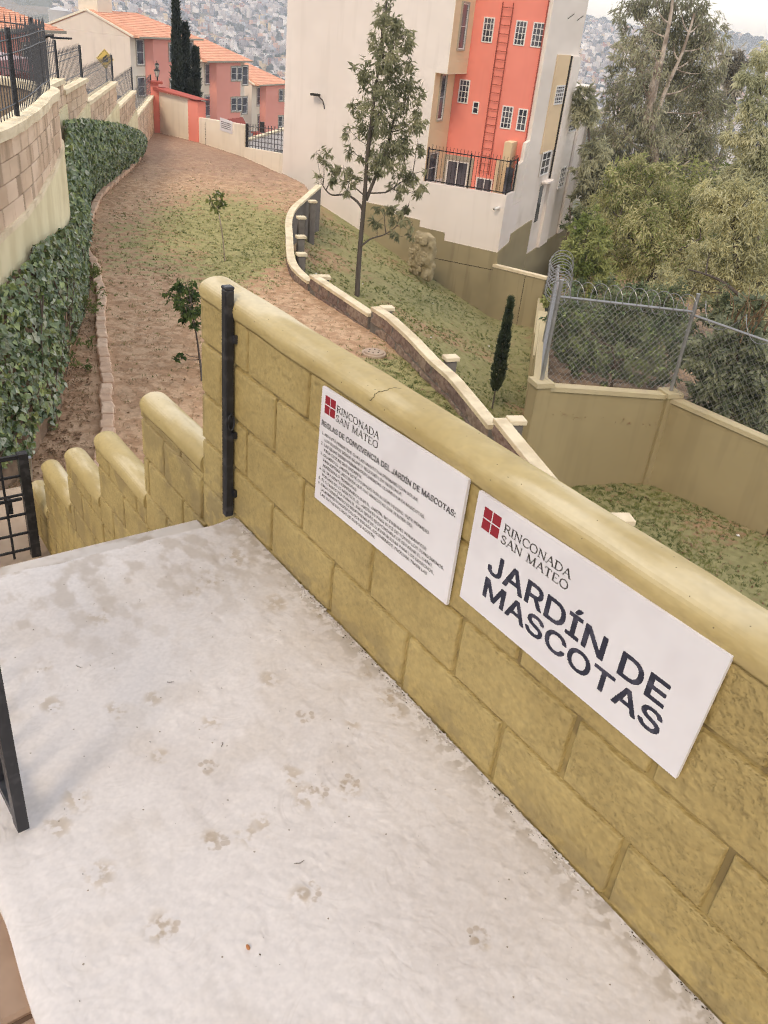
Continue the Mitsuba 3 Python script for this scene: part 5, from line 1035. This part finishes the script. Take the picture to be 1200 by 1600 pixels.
# thin cypress
def cypress(label, base, topz, r, n, L, mat_, foot=.25, bark='m_bark', prof=None, name='cypress', lean=(0, 0), clean=.45):
    k = thing(name, label, 'cypress'); x, y, z = base; H = topz - z
    obj('trunk', MB().tube([(x, y, z - .1), (x, y, z + H * .9)], [r * .16, .01], 7), bark, k)
    t = rng.random(n) ** .85; R = r * np.interp(t, [0, .06, .25, .5, .8, 1], prof or [.35, .8, 1, .92, .5, .04]) * (.72 + .5 * meshkit.fbm(np.c_[t * H * 2.2, rng.random(n) * 0 + 3, 0 * t], 2)); a = rng.random(n) * 2 * np.pi; q = rng.random(n) ** .35
    P = np.c_[x + R * q * np.cos(a) + lean[0] * t, y + R * q * np.sin(a) + lean[1] * t, z + H * (foot + (1 - foot) * t)]
    D = np.c_[np.cos(a) * clean, np.sin(a) * clean, 1.0 + 0 * a] + .25 * rng.normal(size=(n, 3))
    obj('crown', leaves(P, D, L * rng.uniform(.6, 1.2, n), L * .34), mat_, k); return k
B_ = [-10.01,11.203,-5.577]
cypress('thin dark young cypress on the lower lawn beside the low block wall', B_, -3.084, .118, 3400, .105, 'm_cypress', .17, clean=.7)
# trio of far cypresses behind the coral pillar
for (px_, zt, r_, lab) in zip([[-42.52,17.609,-6.0],[-42.721,18.163,-6.0],[-42.886,18.765,-6.0]], [1.44,0.414,-0.63], (.23, .17, .12), ('tallest of the three dark cypresses behind the far garden wall', 'middle of the three dark cypresses behind the far garden wall', 'shortest and thinnest of the three cypresses behind the far garden wall')):
    cypress(lab, px_, zt, r_, 5000, .34, 'm_cypressfar', .05, prof=[.9, 1, 1, .85, .45, .05])
# the wood on the right
def ground_trunk(x, y): return [x, y, float(wood_z(np.array(x), np.array(y))) - .4]
W_ = lambda px: None
def wood(name, label, clumps, per, L, W, m1, bark, tr_r, trunk_px, squash=(1, 1, 1), droop=.5, mat2=None, hollow=.5, group=None, stems=(), cat='tree', dens=8.5):
    t = [np.array(q) for q in trunk_px]; base = ground_trunk(*t[0][:2]); 
    return tree(name, label, [base] + [q.tolist() for q in t], clumps, per, L, W, m1, bark, droop, True, tr_r, squash=squash, mat2=mat2, stems=stems, cat=cat, dens=dens)
wood('eucalyptus', 'tall grey green eucalyptus with pale trunk rising above the woods',
     [[-24.36,29.49,2.88,0.68],[-23.83,30.18,3.25,0.78],[-23.18,31.01,3.19,0.78],[-22.55,31.81,2.93,0.78],[-22.14,32.34,2.22,0.68],[-22.44,31.95,1.76,0.9],[-23.7,31.64,2.11,0.97],[-23.49,29.8,1.96,0.88],[-24.33,29.54,1.88,0.53],[-24.36,29.49,0.99,0.48],[-23.15,29.43,0.81,0.99],[-23.69,31.97,0.89,1.1],[-22.26,32.18,0.72,1.02],[-21.91,32.64,1.14,0.59],[-24.29,29.59,-0.2,0.82],[-22.63,29.27,-0.38,1.1],[-23.43,32.32,-0.51,1.23],[-21.99,32.53,-0.45,1.09],[-21.64,32.98,-0.15,0.6],[-24.49,29.32,-1.61,0.78],[-23.05,29.22,-1.66,1.08],[-22.32,30.48,-1.79,1.19],[-22.16,32.32,-1.82,1.17],[-21.54,33.11,-1.64,0.94],[-24.56,29.24,-2.79,0.73],[-23.26,29.28,-2.88,0.99],[-23.01,31.22,-3.19,1.13],[-22.14,32.34,-3.18,1.13],[-21.44,33.24,-2.67,0.9]],
     150, .26, .06, 'm_euca', 'm_barkpale', (.34, .05), [[-21.822,30.471,-3.624],[-22.429,29.694,-0.228],[-22.432,29.69,1.395],[-22.441,29.679,2.506],[-22.509,29.591,3.571]], droop=.75, mat2='m_eucadark', stems=[([[-22.253,29.432,-0.931],[-22.318,29.349,0.704],[-22.314,29.354,1.273]], .22), ([[-22.248,29.926,-1.162],[-22.181,30.011,0.048],[-21.95,30.307,1.919],[-21.907,30.363,3.022]], .10)])
wood('eucalyptus', 'leafy grey green eucalyptus limb tree at the left of the woods beside the pale wing', [[-21.8,24.65,0.11,0.33],[-21.6,24.91,-0.29,0.43],[-21.8,24.64,-0.43,0.29],[-21.4,25.16,-0.65,0.38],[-21.57,24.94,-0.83,0.29],[-21.34,25.24,-2.25,0.39],[-21.14,25.49,-1.99,0.54],[-20.78,25.96,-2.98,0.7],[-21.23,25.38,-3.05,0.45],[-20.97,25.71,-3.8,0.56],[-20.57,26.23,-3.9,0.66],[-21.5,25.04,-2.56,0.2],[-21.27,25.32,-3.54,0.3]], 260, .30, .085, 'm_euca', 'm_bark', (.14, .03), [[-20.859,25.855,-4.072],[-21.157,25.473,-2.456],[-21.47,25.071,-0.922]], droop=.75)
wood('eucalyptus', 'distant purplish eucalyptus crown between the tall eucalyptus and the right edge', [[-34.58,52.16,1.75,0.66],[-34.67,52.05,0.86,0.74],[-34.29,52.53,0.63,0.58],[-34.38,52.42,-0.13,0.58],[-34.95,51.68,1.55,0.41]], 90, .5, .13, 'm_eucadark', 'm_bark', (.18, .05), [[-34.167,52.685,-1.235],[-34.664,52.047,1.663]], droop=.7)
wood('pepper_tree', 'pale feathery pepper tree at the right edge of the woods', [[-16.79,27.82,1.95,0.48],[-16.96,27.6,1.18,0.48],[-16.55,28.12,1.05,0.57],[-16.87,27.72,0.26,0.45],[-16.44,28.27,0.06,0.67],[-16.85,27.74,-0.71,0.46],[-16.39,28.33,-0.9,0.73],[-15.99,28.85,-1.48,0.69],[-16.61,28.05,-1.58,0.55],[-16.14,28.65,-2.16,0.7],[-16.76,27.86,-1.93,0.37]], 330, .22, .055, 'm_pepperpale', 'm_bark', (.16, .03), [[-15.733,29.171,-3.099],[-16.229,28.536,-0.984],[-16.69,27.945,1.186]], droop=.8)
wood('pepper_tree', 'broad yellow green pepper tree in the middle of the woods', [[-14.91,20.47,-1.33,0.42],[-15.29,19.99,-1.57,0.46],[-14.54,20.95,-1.45,0.5],[-15.03,20.32,-2.11,0.66],[-14.92,21.76,-2.31,0.72],[-15.33,19.94,-2.53,0.55],[-13.87,21.8,-2.25,0.66],[-14.11,20.2,-2.75,0.72],[-13.92,21.74,-3.01,0.71],[-13.55,22.21,-2.7,0.59],[-15.1,20.23,-3.29,0.59],[-13.55,20.59,-3.57,0.73],[-14.63,20.84,-3.99,0.64],[-13.49,22.29,-3.75,0.68],[-15.26,20.03,-3.9,0.44]], 420, .17, .048, 'm_pepper', 'm_bark', (.2, .04), [[-14.178,21.412,-4.474],[-14.48,21.025,-2.956],[-14.768,20.656,-1.886]], droop=.55, mat2='m_greenbush', stems=[([[-13.962,20.876,-3.787],[-14.462,20.236,-3.297],[-14.747,19.871,-2.745]], .06), ([[-13.908,20.945,-3.972],[-13.521,21.441,-3.517],[-13.169,21.892,-3.112]], .06)])
wood('pepper_tree', 'second yellow green pepper tree to the right, its low boughs over the fence', [[-11.46,19.21,-1.4,0.44],[-11.12,19.64,-1.27,0.47],[-10.79,20.06,-1.37,0.43],[-11.22,19.51,-1.84,0.54],[-10.77,20.09,-2.01,0.58],[-10.5,20.44,-1.8,0.44],[-11.21,19.52,-2.76,0.55],[-10.77,20.09,-2.85,0.62],[-10.37,20.6,-2.69,0.55],[-10.85,19.99,-3.56,0.63],[-10.36,20.61,-3.56,0.63],[-10.13,20.91,-3.34,0.42],[-11.36,19.33,-3.74,0.56],[-11.74,18.85,-3.8,0.49],[-9.96,21.13,-4.2,0.46],[-10.39,20.57,-4.24,0.5]], 520, .15, .042, 'm_pepper', 'm_bark', (.16, .03), [[-10.385,20.583,-4.279],[-10.752,20.113,-2.932],[-11.047,19.734,-1.653]], droop=.6, mat2='m_pepperpale', stems=[([[-10.231,19.968,-3.82],[-10.79,19.251,-3.398],[-11.18,18.752,-3.296]], .05)])
wood('green_bush', 'bright green bush at the left corner of the razor wire', [[-14.48,17.78,-2.97,0.26],[-14.27,18.05,-2.7,0.36],[-14.56,17.67,-3.38,0.24],[-14.37,17.91,-3.35,0.44],[-14.05,18.33,-3.2,0.41],[-14.61,17.61,-3.9,0.26],[-14.35,17.95,-3.98,0.45],[-14.01,18.38,-3.92,0.49],[-14.4,17.88,-4.46,0.26],[-14.1,18.27,-4.56,0.38],[-13.72,18.75,-4.34,0.42]], 520, .16, .06, 'm_greenbush', 'm_bark', (.06, .02), [[-14.148,18.2,-4.608],[-14.292,18.016,-3.696]], droop=.35, cat='bush')
wood('evergreen_shrub', 'dark shrub tangled behind the middle span of the chain-link fence', [[-10.3,13.38,-3.56,0.35],[-9.97,13.81,-3.65,0.41],[-9.62,14.24,-3.52,0.44],[-9.28,14.68,-3.38,0.44],[-10.13,13.6,-4.14,0.42],[-9.75,14.08,-4.22,0.48],[-9.36,14.58,-4.07,0.47],[-9.02,15.02,-3.93,0.44],[-10.14,13.58,-4.76,0.36],[-8.8,15.3,-3.59,0.38],[-9.85,13.96,-4.87,0.33],[-9.44,14.48,-4.79,0.36],[-8.64,15.5,-4.25,0.36],[-9.05,14.97,-4.56,0.33],[-10.96,14.16,-4.64,0.34],[-11.39,15.23,-4.4,0.42],[-11.0,15.73,-4.33,0.49],[-10.59,16.26,-4.42,0.49],[-10.22,16.73,-4.19,0.45],[-9.24,16.36,-4.16,0.37],[-9.95,13.34,-4.98,0.24],[-9.49,13.93,-4.97,0.24],[-9.05,14.5,-4.84,0.24],[-8.59,15.08,-4.8,0.24],[-10.44,13.2,-3.89,0.27],[-10.61,16.23,-3.61,0.45],[-11.09,15.61,-3.69,0.42],[-10.12,16.86,-3.6,0.41],[-11.58,14.99,-3.78,0.35]], 750, .12, .05, 'm_under', 'm_twig', (.05, .02), [[-9.506,14.396,-4.645],[-9.681,14.172,-3.751]], droop=.3, mat2='m_ivy_a', cat='shrub')
wood('broadleaf_shrub', 'shrub with large grey green leaves pressing through the right span of the fence', [[-6.31,12.96,-3.06,0.32],[-6.15,13.17,-2.72,0.29],[-5.89,13.51,-2.92,0.34],[-5.65,13.82,-3.19,0.32],[-6.15,13.17,-3.55,0.32],[-5.88,13.52,-3.56,0.35],[-5.61,13.87,-3.77,0.32],[-6.24,13.06,-3.89,0.22],[-5.93,13.45,-4.1,0.28],[-5.63,13.84,-4.25,0.28],[-5.44,14.08,-4.22,0.25],[-6.09,13.25,-2.28,0.21],[-5.93,13.45,-2.13,0.21],[-6.41,12.83,-3.34,0.22],[-6.89,13.85,-2.84,0.28],[-6.79,14.78,-3.66,0.35],[-6.57,15.07,-3.13,0.34],[-6.4,13.66,-4.26,0.26],[-5.37,13.84,-4.56,0.2]], 620, .20, .085, 'm_bigleaf', 'm_twig', (.04, .015), [[-5.829,13.582,-4.018],[-6.021,13.335,-3.007]], droop=.45, mat2='m_under', cat='shrub')
wood('creeper', 'leafy creeper hanging over the stepped olive wall at the fence corner', [[-14.02,16.74,-4.82,0.18],[-13.91,16.89,-5.37,0.19],[-13.88,16.92,-5.94,0.17],[-13.89,16.9,-6.44,0.13],[-13.97,16.8,-4.44,0.18]], 900, .12, .06, 'm_greenbush', 'm_twig', (.02, .01), [[-13.766,17.064,-6.518],[-13.973,16.8,-5.001]], cat='creeper')
wood('dark_shrub', 'dark leafy shrub at the foot of the pale wing by the woods', [[-18.69,22.13,-3.72,0.2],[-18.62,22.22,-3.38,0.22],[-18.8,22.0,-4.0,0.16],[-18.43,22.46,-3.56,0.32]], 500, .16, .07, 'm_under', 'm_twig', (.05, .02), [[-18.691,22.132,-3.934],[-18.772,22.028,-3.296]], cat='shrub')
wood('pepper_tree', 'low green thicket of pepper boughs far back under the tall eucalyptus', [[-21.43,26.75,-4.35,0.78],[-21.0,27.3,-3.4,1.13],[-20.07,28.49,-3.25,1.23],[-18.98,29.88,-3.06,1.23],[-17.89,31.28,-3.37,1.13],[-21.35,26.85,-5.49,1.17],[-20.23,28.29,-5.29,1.33],[-19.03,29.82,-5.08,1.32],[-17.8,31.4,-5.13,1.27],[-17.06,32.35,-4.74,1.16],[-20.64,27.75,-6.96,1.2],[-19.34,29.43,-6.73,1.3],[-18.04,31.09,-6.5,1.3],[-16.86,32.61,-6.56,1.19]], 110, .26, .075, 'm_greenbush', 'm_bark', (.16, .04), [[-19.041,29.808,-7.501],[-19.511,29.207,-5.167]], droop=.5, mat2='m_pepper')
wood('dark_shrub', 'dark low thicket close behind the left part of the chain-link fence', [[-9.2,12.51,-4.07,0.36],[-8.89,12.91,-4.15,0.36],[-8.5,13.41,-4.16,0.36],[-8.17,13.83,-4.09,0.36],[-7.84,14.25,-4.25,0.28],[-9.41,12.25,-3.46,0.3],[-9.1,12.64,-3.55,0.33],[-8.11,13.91,-3.65,0.36],[-9.09,12.66,-4.63,0.17],[-8.66,13.21,-4.6,0.17],[-8.23,13.76,-4.55,0.17]], 600, .11, .05, 'm_under', 'm_twig', (.04, .015), [[-8.577,13.311,-4.539],[-8.711,13.139,-3.904]], droop=.3, mat2='m_ivy_b', cat='shrub')
wood('dark_shrub', 'dark low thicket under the large leaved shrub behind the right span of the fence', [[-7.05,13.64,-3.47,0.29],[-6.82,13.93,-3.63,0.34],[-6.51,14.33,-3.99,0.34],[-6.25,14.67,-4.08,0.34],[-5.99,15.0,-4.17,0.34],[-6.82,13.94,-4.11,0.24],[-6.46,14.39,-4.69,0.22],[-6.13,14.82,-4.92,0.22],[-5.84,15.19,-5.09,0.19],[-7.15,13.52,-3.15,0.26],[-6.96,13.76,-2.46,0.3]], 600, .12, .055, 'm_under', 'm_twig', (.04, .015), [[-6.383,14.496,-4.678],[-6.539,14.297,-3.851]], droop=.3, cat='shrub')
# reed like dry grass at the right edge above the fence
k = thing('reed_clump', 'pale dry reed stems arching over the right end of the fence', 'reeds'); m = MB(); c0 = np.array([-5.671,13.134,-2.023])
for i in range(26):
    a, l = rng.uniform(0, 6.28), rng.uniform(.5, 1.1); b = c0 + rng.normal(0, .22, 3) * [1, 1, .6] + [0, 0, -.5]
    m.tube(spline([b, b + [.1 * math.cos(a), .1 * math.sin(a), .45 * l], b + [.45 * l * math.cos(a), .45 * l * math.sin(a), .62 * l]], 7), np.linspace(.012, .004, 7), 4)
obj('stems', m, 'm_dry', k, kind='stuff')
# litter under the wood
n = 9000; t, s = rng.random(n), rng.random(n) ** 1.6 * 4.2; Pq = (K0 + (K1 - K0) * t[:, None]); half = rng.random(n) < .45; Pq[half] = (K1 + (K2 - K1) * t[half][:, None] * 1.4)
x, y = Pq[:, 0] + .05 + s * .2, Pq[:, 1] + .25 + s; P = np.c_[x, y, wood_z(x, y) + .05 + .12 * rng.random(n)]
obj('wood_litter', leaves(P, rng.normal(size=(n, 3)) * [1, 1, .5], rng.uniform(.06, .16, n), .055), 'm_dry', kind='stuff', label='dry fallen leaves heaped behind the chain-link fence', cat='leaf litter')
# grassy weeds at the foot of the bank on the left
tree('weed_patch', 'yellowish green weeds at the edge of the ivy next to the brick edging', [bank(np.array([3.5]), np.array([.0]))[0], bank(np.array([3.5]), np.array([.15]))[0] + [0, 0, .1]], [[*(bank(np.array([q]), np.array([s_]))[0] + [.12, .1, .05]), r_] for q, s_, r_ in ((3.0, .05, .2), (3.3, .12, .25), (3.7, .08, .25), (4.1, .10, .28), (4.5, .06, .25), (3.5, .2, .2), (4.0, .22, .2))], 3000, .07, .028, 'm_sapling', 'm_twig', .2, True, (.01, .005), cat='weeds')

# ================================================================ grass, twigs and litter on the lawns
def tufts(n, poly_fn, zfn, dens, blades, h):
    out = []
    P = poly_fn(n); keep = rng.random(len(P)) < dens(P); P = P[keep]; z = zfn(P[:, 0], P[:, 1])
    b = np.repeat(np.c_[P, z], blades, 0) + rng.normal(0, .018, (len(P) * blades, 3)) * [1, 1, 0]
    a = rng.random(len(b)) * 6.283; lean = rng.uniform(.2, 1.0, len(b)); D = np.c_[lean * np.cos(a), lean * np.sin(a), np.ones(len(b))]
    L_ = h * rng.uniform(.4, 1.2, len(b)); D /= np.linalg.norm(D, axis=1, keepdims=True); S = np.cross(D, [0, 0, 1.]); S /= np.linalg.norm(S, axis=1, keepdims=True) + 1e-9
    w = (.0022 + .00032 * dof(b[:, 0], b[:, 1]))[:, None]
    v = np.stack([b - S * w, b + S * w, b + D * L_[:, None]], 1).reshape(-1, 3)
    return v, np.arange(len(v)).reshape(-1, 3)
from shapely.geometry import Polygon as PG
from shapely import contains_xy
def inside(poly, d0, d1, e0, e1, k=1.5):
    pg = PG(poly).buffer(-.05)
    def fn(n):
        u = rng.random(n); d = (d0 ** (1 - k) + u * (d1 ** (1 - k) - d0 ** (1 - k))) ** (1 / (1 - k)); e = rng.uniform(-.70, .95, n) * d; x, y = xy(d, e); ok = contains_xy(pg, x, y); return np.c_[x[ok], y[ok]]
    return fn
np_fbm = lambda x, y: meshkit.fbm(np.stack([x, y, 0 * x + 3.0], -1), 3)
def lawn_green(P): return np.clip(green_at(dof(P[:, 0], P[:, 1]), eof(P[:, 0], P[:, 1]), None, np.exp, np.minimum) * (.35 + 1.1 * np_fbm(P[:, 0] * 2.2, P[:, 1] * 2.2)) , 0, 1)
lz = lambda x, y: lawn_z(x, y) + rough(x, y) - .005
zz = lambda x, y: lower_z(x, y) + rough(x, y, 5) - .005
obj('lawn_grass', tufts(110000, inside(lawn_poly, 5, 34, 0, 0), lz, lawn_green, 6, .045), 'm_grass', kind='stuff', label='thin green grass of the pet garden lawn', cat='grass')
obj('dry_grass', tufts(110000, inside(lawn_poly, 5, 34, 0, 0), lz, lambda P: np.clip(.12 + .6 * (np_fbm(P[:, 0] * 1.7, P[:, 1] * 1.7) - .3), 0, 1), 4, .04), 'm_grassdry', kind='stuff', label='dry straw coloured grass stubble on the lawn', cat='grass')
obj('lower_grass', tufts(130000, inside(low_poly, 7, 30, 0, 0), zz, lambda P: np.clip(1.9 * (np_fbm(P[:, 0] * .7, P[:, 1] * .7) - .2), 0, 1), 8, .05), 'm_grass', kind='stuff', label='green grass of the lower lawn', cat='grass')
P = inside(low_poly, 6, 28, 0, 0, 1.2)(5500); n = len(P); Pz = np.c_[P, zz(P[:, 0], P[:, 1]) + .03]; w = rng.random(n) < .2
obj('fallen_leaves', leaves(Pz[:n // 2], rng.normal(size=(n // 2, 3)) * [1, 1, .15], rng.uniform(.04, .10, n // 2), .04, up=np.array([0, 0, 1.])), 'm_dry', kind='stuff', label='dry leaves scattered over the lower lawn', cat='fallen leaves')
P = inside(low_poly, 6, 28, 0, 0, 1.2)(170); Pz = np.c_[P, zz(P[:, 0], P[:, 1]) + .035]
obj('pale_litter', leaves(Pz, rng.normal(size=(len(P), 3)) * [1, 1, .1], .08, .05, up=np.array([0, 0, 1.])), 'm_pvc', kind='stuff', label='pale bits of litter on the lower lawn', cat='litter')
P = inside(lawn_poly, 5, 34, 0, 0, 1.3)(4500); Pz = np.c_[P, lz(P[:, 0], P[:, 1]) + .02]
obj('lawn_litter', leaves(Pz, rng.normal(size=(len(P), 3)) * [1, 1, .15], rng.uniform(.02, .055, len(P)), .02, up=np.array([0, 0, 1.])), 'm_dry', kind='stuff', label='twigs and dry scraps on the bare soil', cat='litter')
# dirt along the foot of the ochre wall and specks on the landing
n = 700; x = rng.uniform(-.05, 3.2, n); y = -np.abs(rng.normal(0, .012, n)) - .004; s = .0006 + .0022 * rng.random(n) ** 3
oct_ = np.array([[1, 0, 0], [-1, 0, 0], [0, 1, 0], [0, -1, 0], [0, 0, 1], [0, 0, -1.]]); of = np.array([[0, 2, 4], [2, 1, 4], [1, 3, 4], [3, 0, 4], [2, 0, 5], [1, 2, 5], [3, 1, 5], [0, 3, 5]])
def crumbs(x, y, s, z=.002): v = (np.c_[x, y, 0 * x + z][:, None] + s[:, None, None] * oct_[None] * rng.uniform(.5, 1.3, (len(x), 6, 1)) * [1.6, 1, .6]).reshape(-1, 3); return v, (of[None] + 6 * np.arange(len(x))[:, None, None]).reshape(-1, 3)
cl = meshkit.noise(np.c_[x * 9, 0 * x, 0 * x]) > .42
obj('wall_foot_dirt', crumbs(x[cl], y[cl], s[cl]), 'm_crack', kind='stuff', label='dark crumbs of dirt in the joint between landing and ochre wall', cat='dirt')
x = rng.uniform(-.0, 3.2, 900); y = -np.abs(rng.normal(.012, .01, 900)); cl = meshkit.noise(np.c_[x * 6, 0 * x + 4, 0 * x]) > .4
obj('paint_flakes', crumbs(x[cl], y[cl], rng.uniform(.002, .0055, cl.sum()), .0), 'm_step', kind='stuff', label='rough white paint crumbs along the foot of the wall', cat='paint')
n = 150; x, y = rng.uniform(.05, 2.6, n), rng.uniform(-1.1, -.05, n); obj('floor_specks', crumbs(x, y, .0006 + .0016 * rng.random(n) ** 3, .003), 'm_crack', kind='stuff', label='tiny dark specks scattered on the landing', cat='dirt')
for (x, y, z), L_, a, lab in zip([[1.487,-0.741,0.0],[0.96,-0.552,0.0],[1.362,-0.561,-0.0],[0.474,-0.774,0.0],[0.664,-0.578,0.0]], (.011, .009, .014, .012, .010), (.3, 2.2, 1.0, .1, .8), ('tiny orange brown seed on the landing near the bottom edge', 'small dark twig scrap near the middle of the landing', 'thin curved dry stem on the landing', 'short dark splinter at the far left of the landing', 'small dark splinter left of the landing centre')):
    k = 'seed' if 'seed' in lab else 'twig_scrap'
    m = MB()
    if k == 'seed': t = trimesh.creation.icosphere(2, L_ * .5); m.add(t.vertices * [1.2, .7, .6] + [x, y, .006], t.faces)
    else: m.tube([(x, y, .004), (x + L_ * math.cos(a), y + L_ * math.sin(a), .006), (x + 1.8 * L_ * math.cos(a + .4), y + 1.8 * L_ * math.sin(a + .4), .004)], [.0008, .0011, .0005], 5)
    obj(k, m, 'm_seed' if k == 'seed' else 'm_twig', label=lab, cat='seed' if k == 'seed' else 'twig')

# ================================================================ the town on the far hillside
hr = np.random.default_rng(21)
hpal = [srgb(205, 199, 198), srgb(180, 174, 175), srgb(145, 139, 142), srgb(232, 229, 229), srgb(118, 114, 119), srgb(196, 160, 140), srgb(205, 185, 150), srgb(160, 110, 95), srgb(175, 180, 190)]
for i in range(9): mat(f'm_town_{"abcdefghi"[i]}', hpal[i], .9, .1)
mat('m_townwindow', (.05, .05, .06), .3)
def town_house(w, d, h, flr, r):
    m = MB(); m.box(-w / 2, w / 2, -d / 2, d / 2, -6, h)
    if r.random() < .6: q = r.uniform(.35, .6); m.box(-w / 2, -w / 2 + w * q, -d / 2, d / 2 - .3, h + .01, h + 2.5)
    m.box(-w / 2 - .15, w / 2 + .15, -d / 2 - .15, -d / 2 + .1, h + .0, h + .5)
    g_ = MB()
    for s in range(flr):
        for c in np.linspace(-w / 2 + 1.4, w / 2 - 1.4, max(2, int(w / 3))):
            if r.random() < .8: g_.box(c - .6, c + .6, -d / 2 - .06, -d / 2 + .02, .7 + 2.7 * s, 2.1 + 2.7 * s)
    return m, g_
proto = []
for i in range(12):
    w, d, fl = hr.uniform(5, 9), hr.uniform(4.5, 7), int(hr.integers(1, 4)); m, g_ = town_house(w, d, 2.5 * fl, fl, hr); proto.append((m.vf(), g_.vf() if g_.n else None))
N = 11500
az = hr.uniform(-.40, .50, N); r = 770 + 1480 * hr.random(N) ** .8; d, e = r / np.sqrt(1 + az ** 2), az * r / np.sqrt(1 + az ** 2); x, y = xy(d, e); z = far_z(x, y)
keep = meshkit.fbm(np.stack([x * .006, y * .006, 0 * x], -1), 3) > .36; x, y, z, r, az = x[keep], y[keep], z[keep], r[keep], az[keep]
facing = np.arctan2(-FW[1], -FW[0]) + np.pi / 2 + hr.normal(0, .5, len(x)); pi_ = hr.integers(0, 12, len(x)); ci = hr.choice(9, len(x), p=[.2, .18, .16, .14, .1, .08, .06, .04, .04])
inview = ((az > -.325) & (az < -.155)) | ((az > .135) & (az < .19)) | ((az > .29) & (az < .33))
order = [i for i in np.argsort(r) if inview[i]][:300]; chosen = np.zeros(len(x), bool); chosen[order] = True
pd_ = {(a, b): mikit.ply(proto[a][0], f'm_town_{"abcdefghi"[b]}') for a in range(12) for b in range(9)}
wd_ = {a: mikit.ply(proto[a][1], 'm_townwindow') for a in range(12) if proto[a][1]}
for i in order:
    k = thing('hillside_house', 'one of many small flat-roofed concrete houses crowding the far hazy hillside', 'house', 'houses of the far hillside town')
    tw = place(x[i], y[i], z[i], math.cos(facing[i]), math.sin(facing[i]))
    obj('wall', {**pd_[(int(pi_[i]), int(ci[i]))], 'to_world': tw}, None, k)
    if int(pi_[i]) in wd_: obj('windows', {**wd_[int(pi_[i])], 'to_world': tw}, None, k, kind='stuff')
vs, fs_, cs, n0 = [], [], [], 0
for i in np.nonzero(~chosen)[0]:
    c, s = math.cos(facing[i]), math.sin(facing[i]); M_ = np.array([[c, -s, 0], [s, c, 0], [0, 0, 1]])
    for part, col in ((proto[pi_[i]][0], hpal[ci[i]]), (proto[pi_[i]][1], (.05, .05, .06))):
        if part is None or (col[0] == .05 and r[i] > 1300): continue
        v, f = part; f = f if f.shape[1] == 3 else np.vstack([f[:, :3], f[:, [0, 2, 3]]]); vs.append(v @ M_.T + [x[i], y[i], z[i]]); fs_.append(f + n0); cs.append(np.tile(col, (len(v), 1))); n0 += len(v)
key = numbered('hillside_town'); scene[key] = mikit.ply((np.vstack(vs), np.vstack(fs_)), 'm_vcol', color=np.vstack(cs)); labels[key] = {'label': 'crowd of tiny concrete houses covering the far hazy hillside', 'category': 'town', 'kind': 'stuff'}
# trees between those houses and along the crest
N = 3600; az = hr.uniform(-.40, .50, N); r = 700 + 1560 * hr.random(N) ** .75; crest = hr.random(N) < .22; r[crest] = hr.uniform(2150, 2270, crest.sum()); d, e = r / np.sqrt(1 + az ** 2), az * r / np.sqrt(1 + az ** 2); x, y = xy(d, e); z = far_z(x, y)
ico = trimesh.creation.icosphere(1, 1.0); m = MB(); R_ = hr.uniform(2.5, 6, N) * (1 + .3 * crest)
v = ico.vertices[None] * (1 + .45 * (meshkit.noise(ico.vertices[None] * 2.1 + hr.uniform(0, 90, (N, 1, 3)))[..., None] - .5)) * R_[:, None, None] * hr.uniform(.8, 1.25, (N, 1, 3)) + np.c_[x, y, z + R_ * .6][:, None]
obj('hillside_trees', (v.reshape(-1, 3), (ico.faces[None] + 42 * np.arange(N)[:, None, None]).reshape(-1, 3)), 'm_fartree', kind='stuff', label='dark trees scattered among the houses of the far hillside', cat='trees')

# ================================================================ hazy air
scene['haze_air'] = {'type': 'homogeneous', 'albedo': rgb((.95, .955, .965)), 'sigma_t': rgb((.00036, .00040, .00047))}
zlo = min(float(Z.min()), -120.0) - 1.0; zhi = max(float(Z.max()) + 30, 120.0)
scene['haze'] = {'type': 'cube', 'to_world': T().translate([0, 0, (zlo + zhi) / 2]).scale([4400, 4400, (zhi - zlo) / 2]), 'bsdf': {'type': 'null'}, 'interior': {'type': 'ref', 'id': 'haze_air'}}
labels['haze'] = {'label': 'pale haze over the valley and the far town', 'kind': 'stuff'}
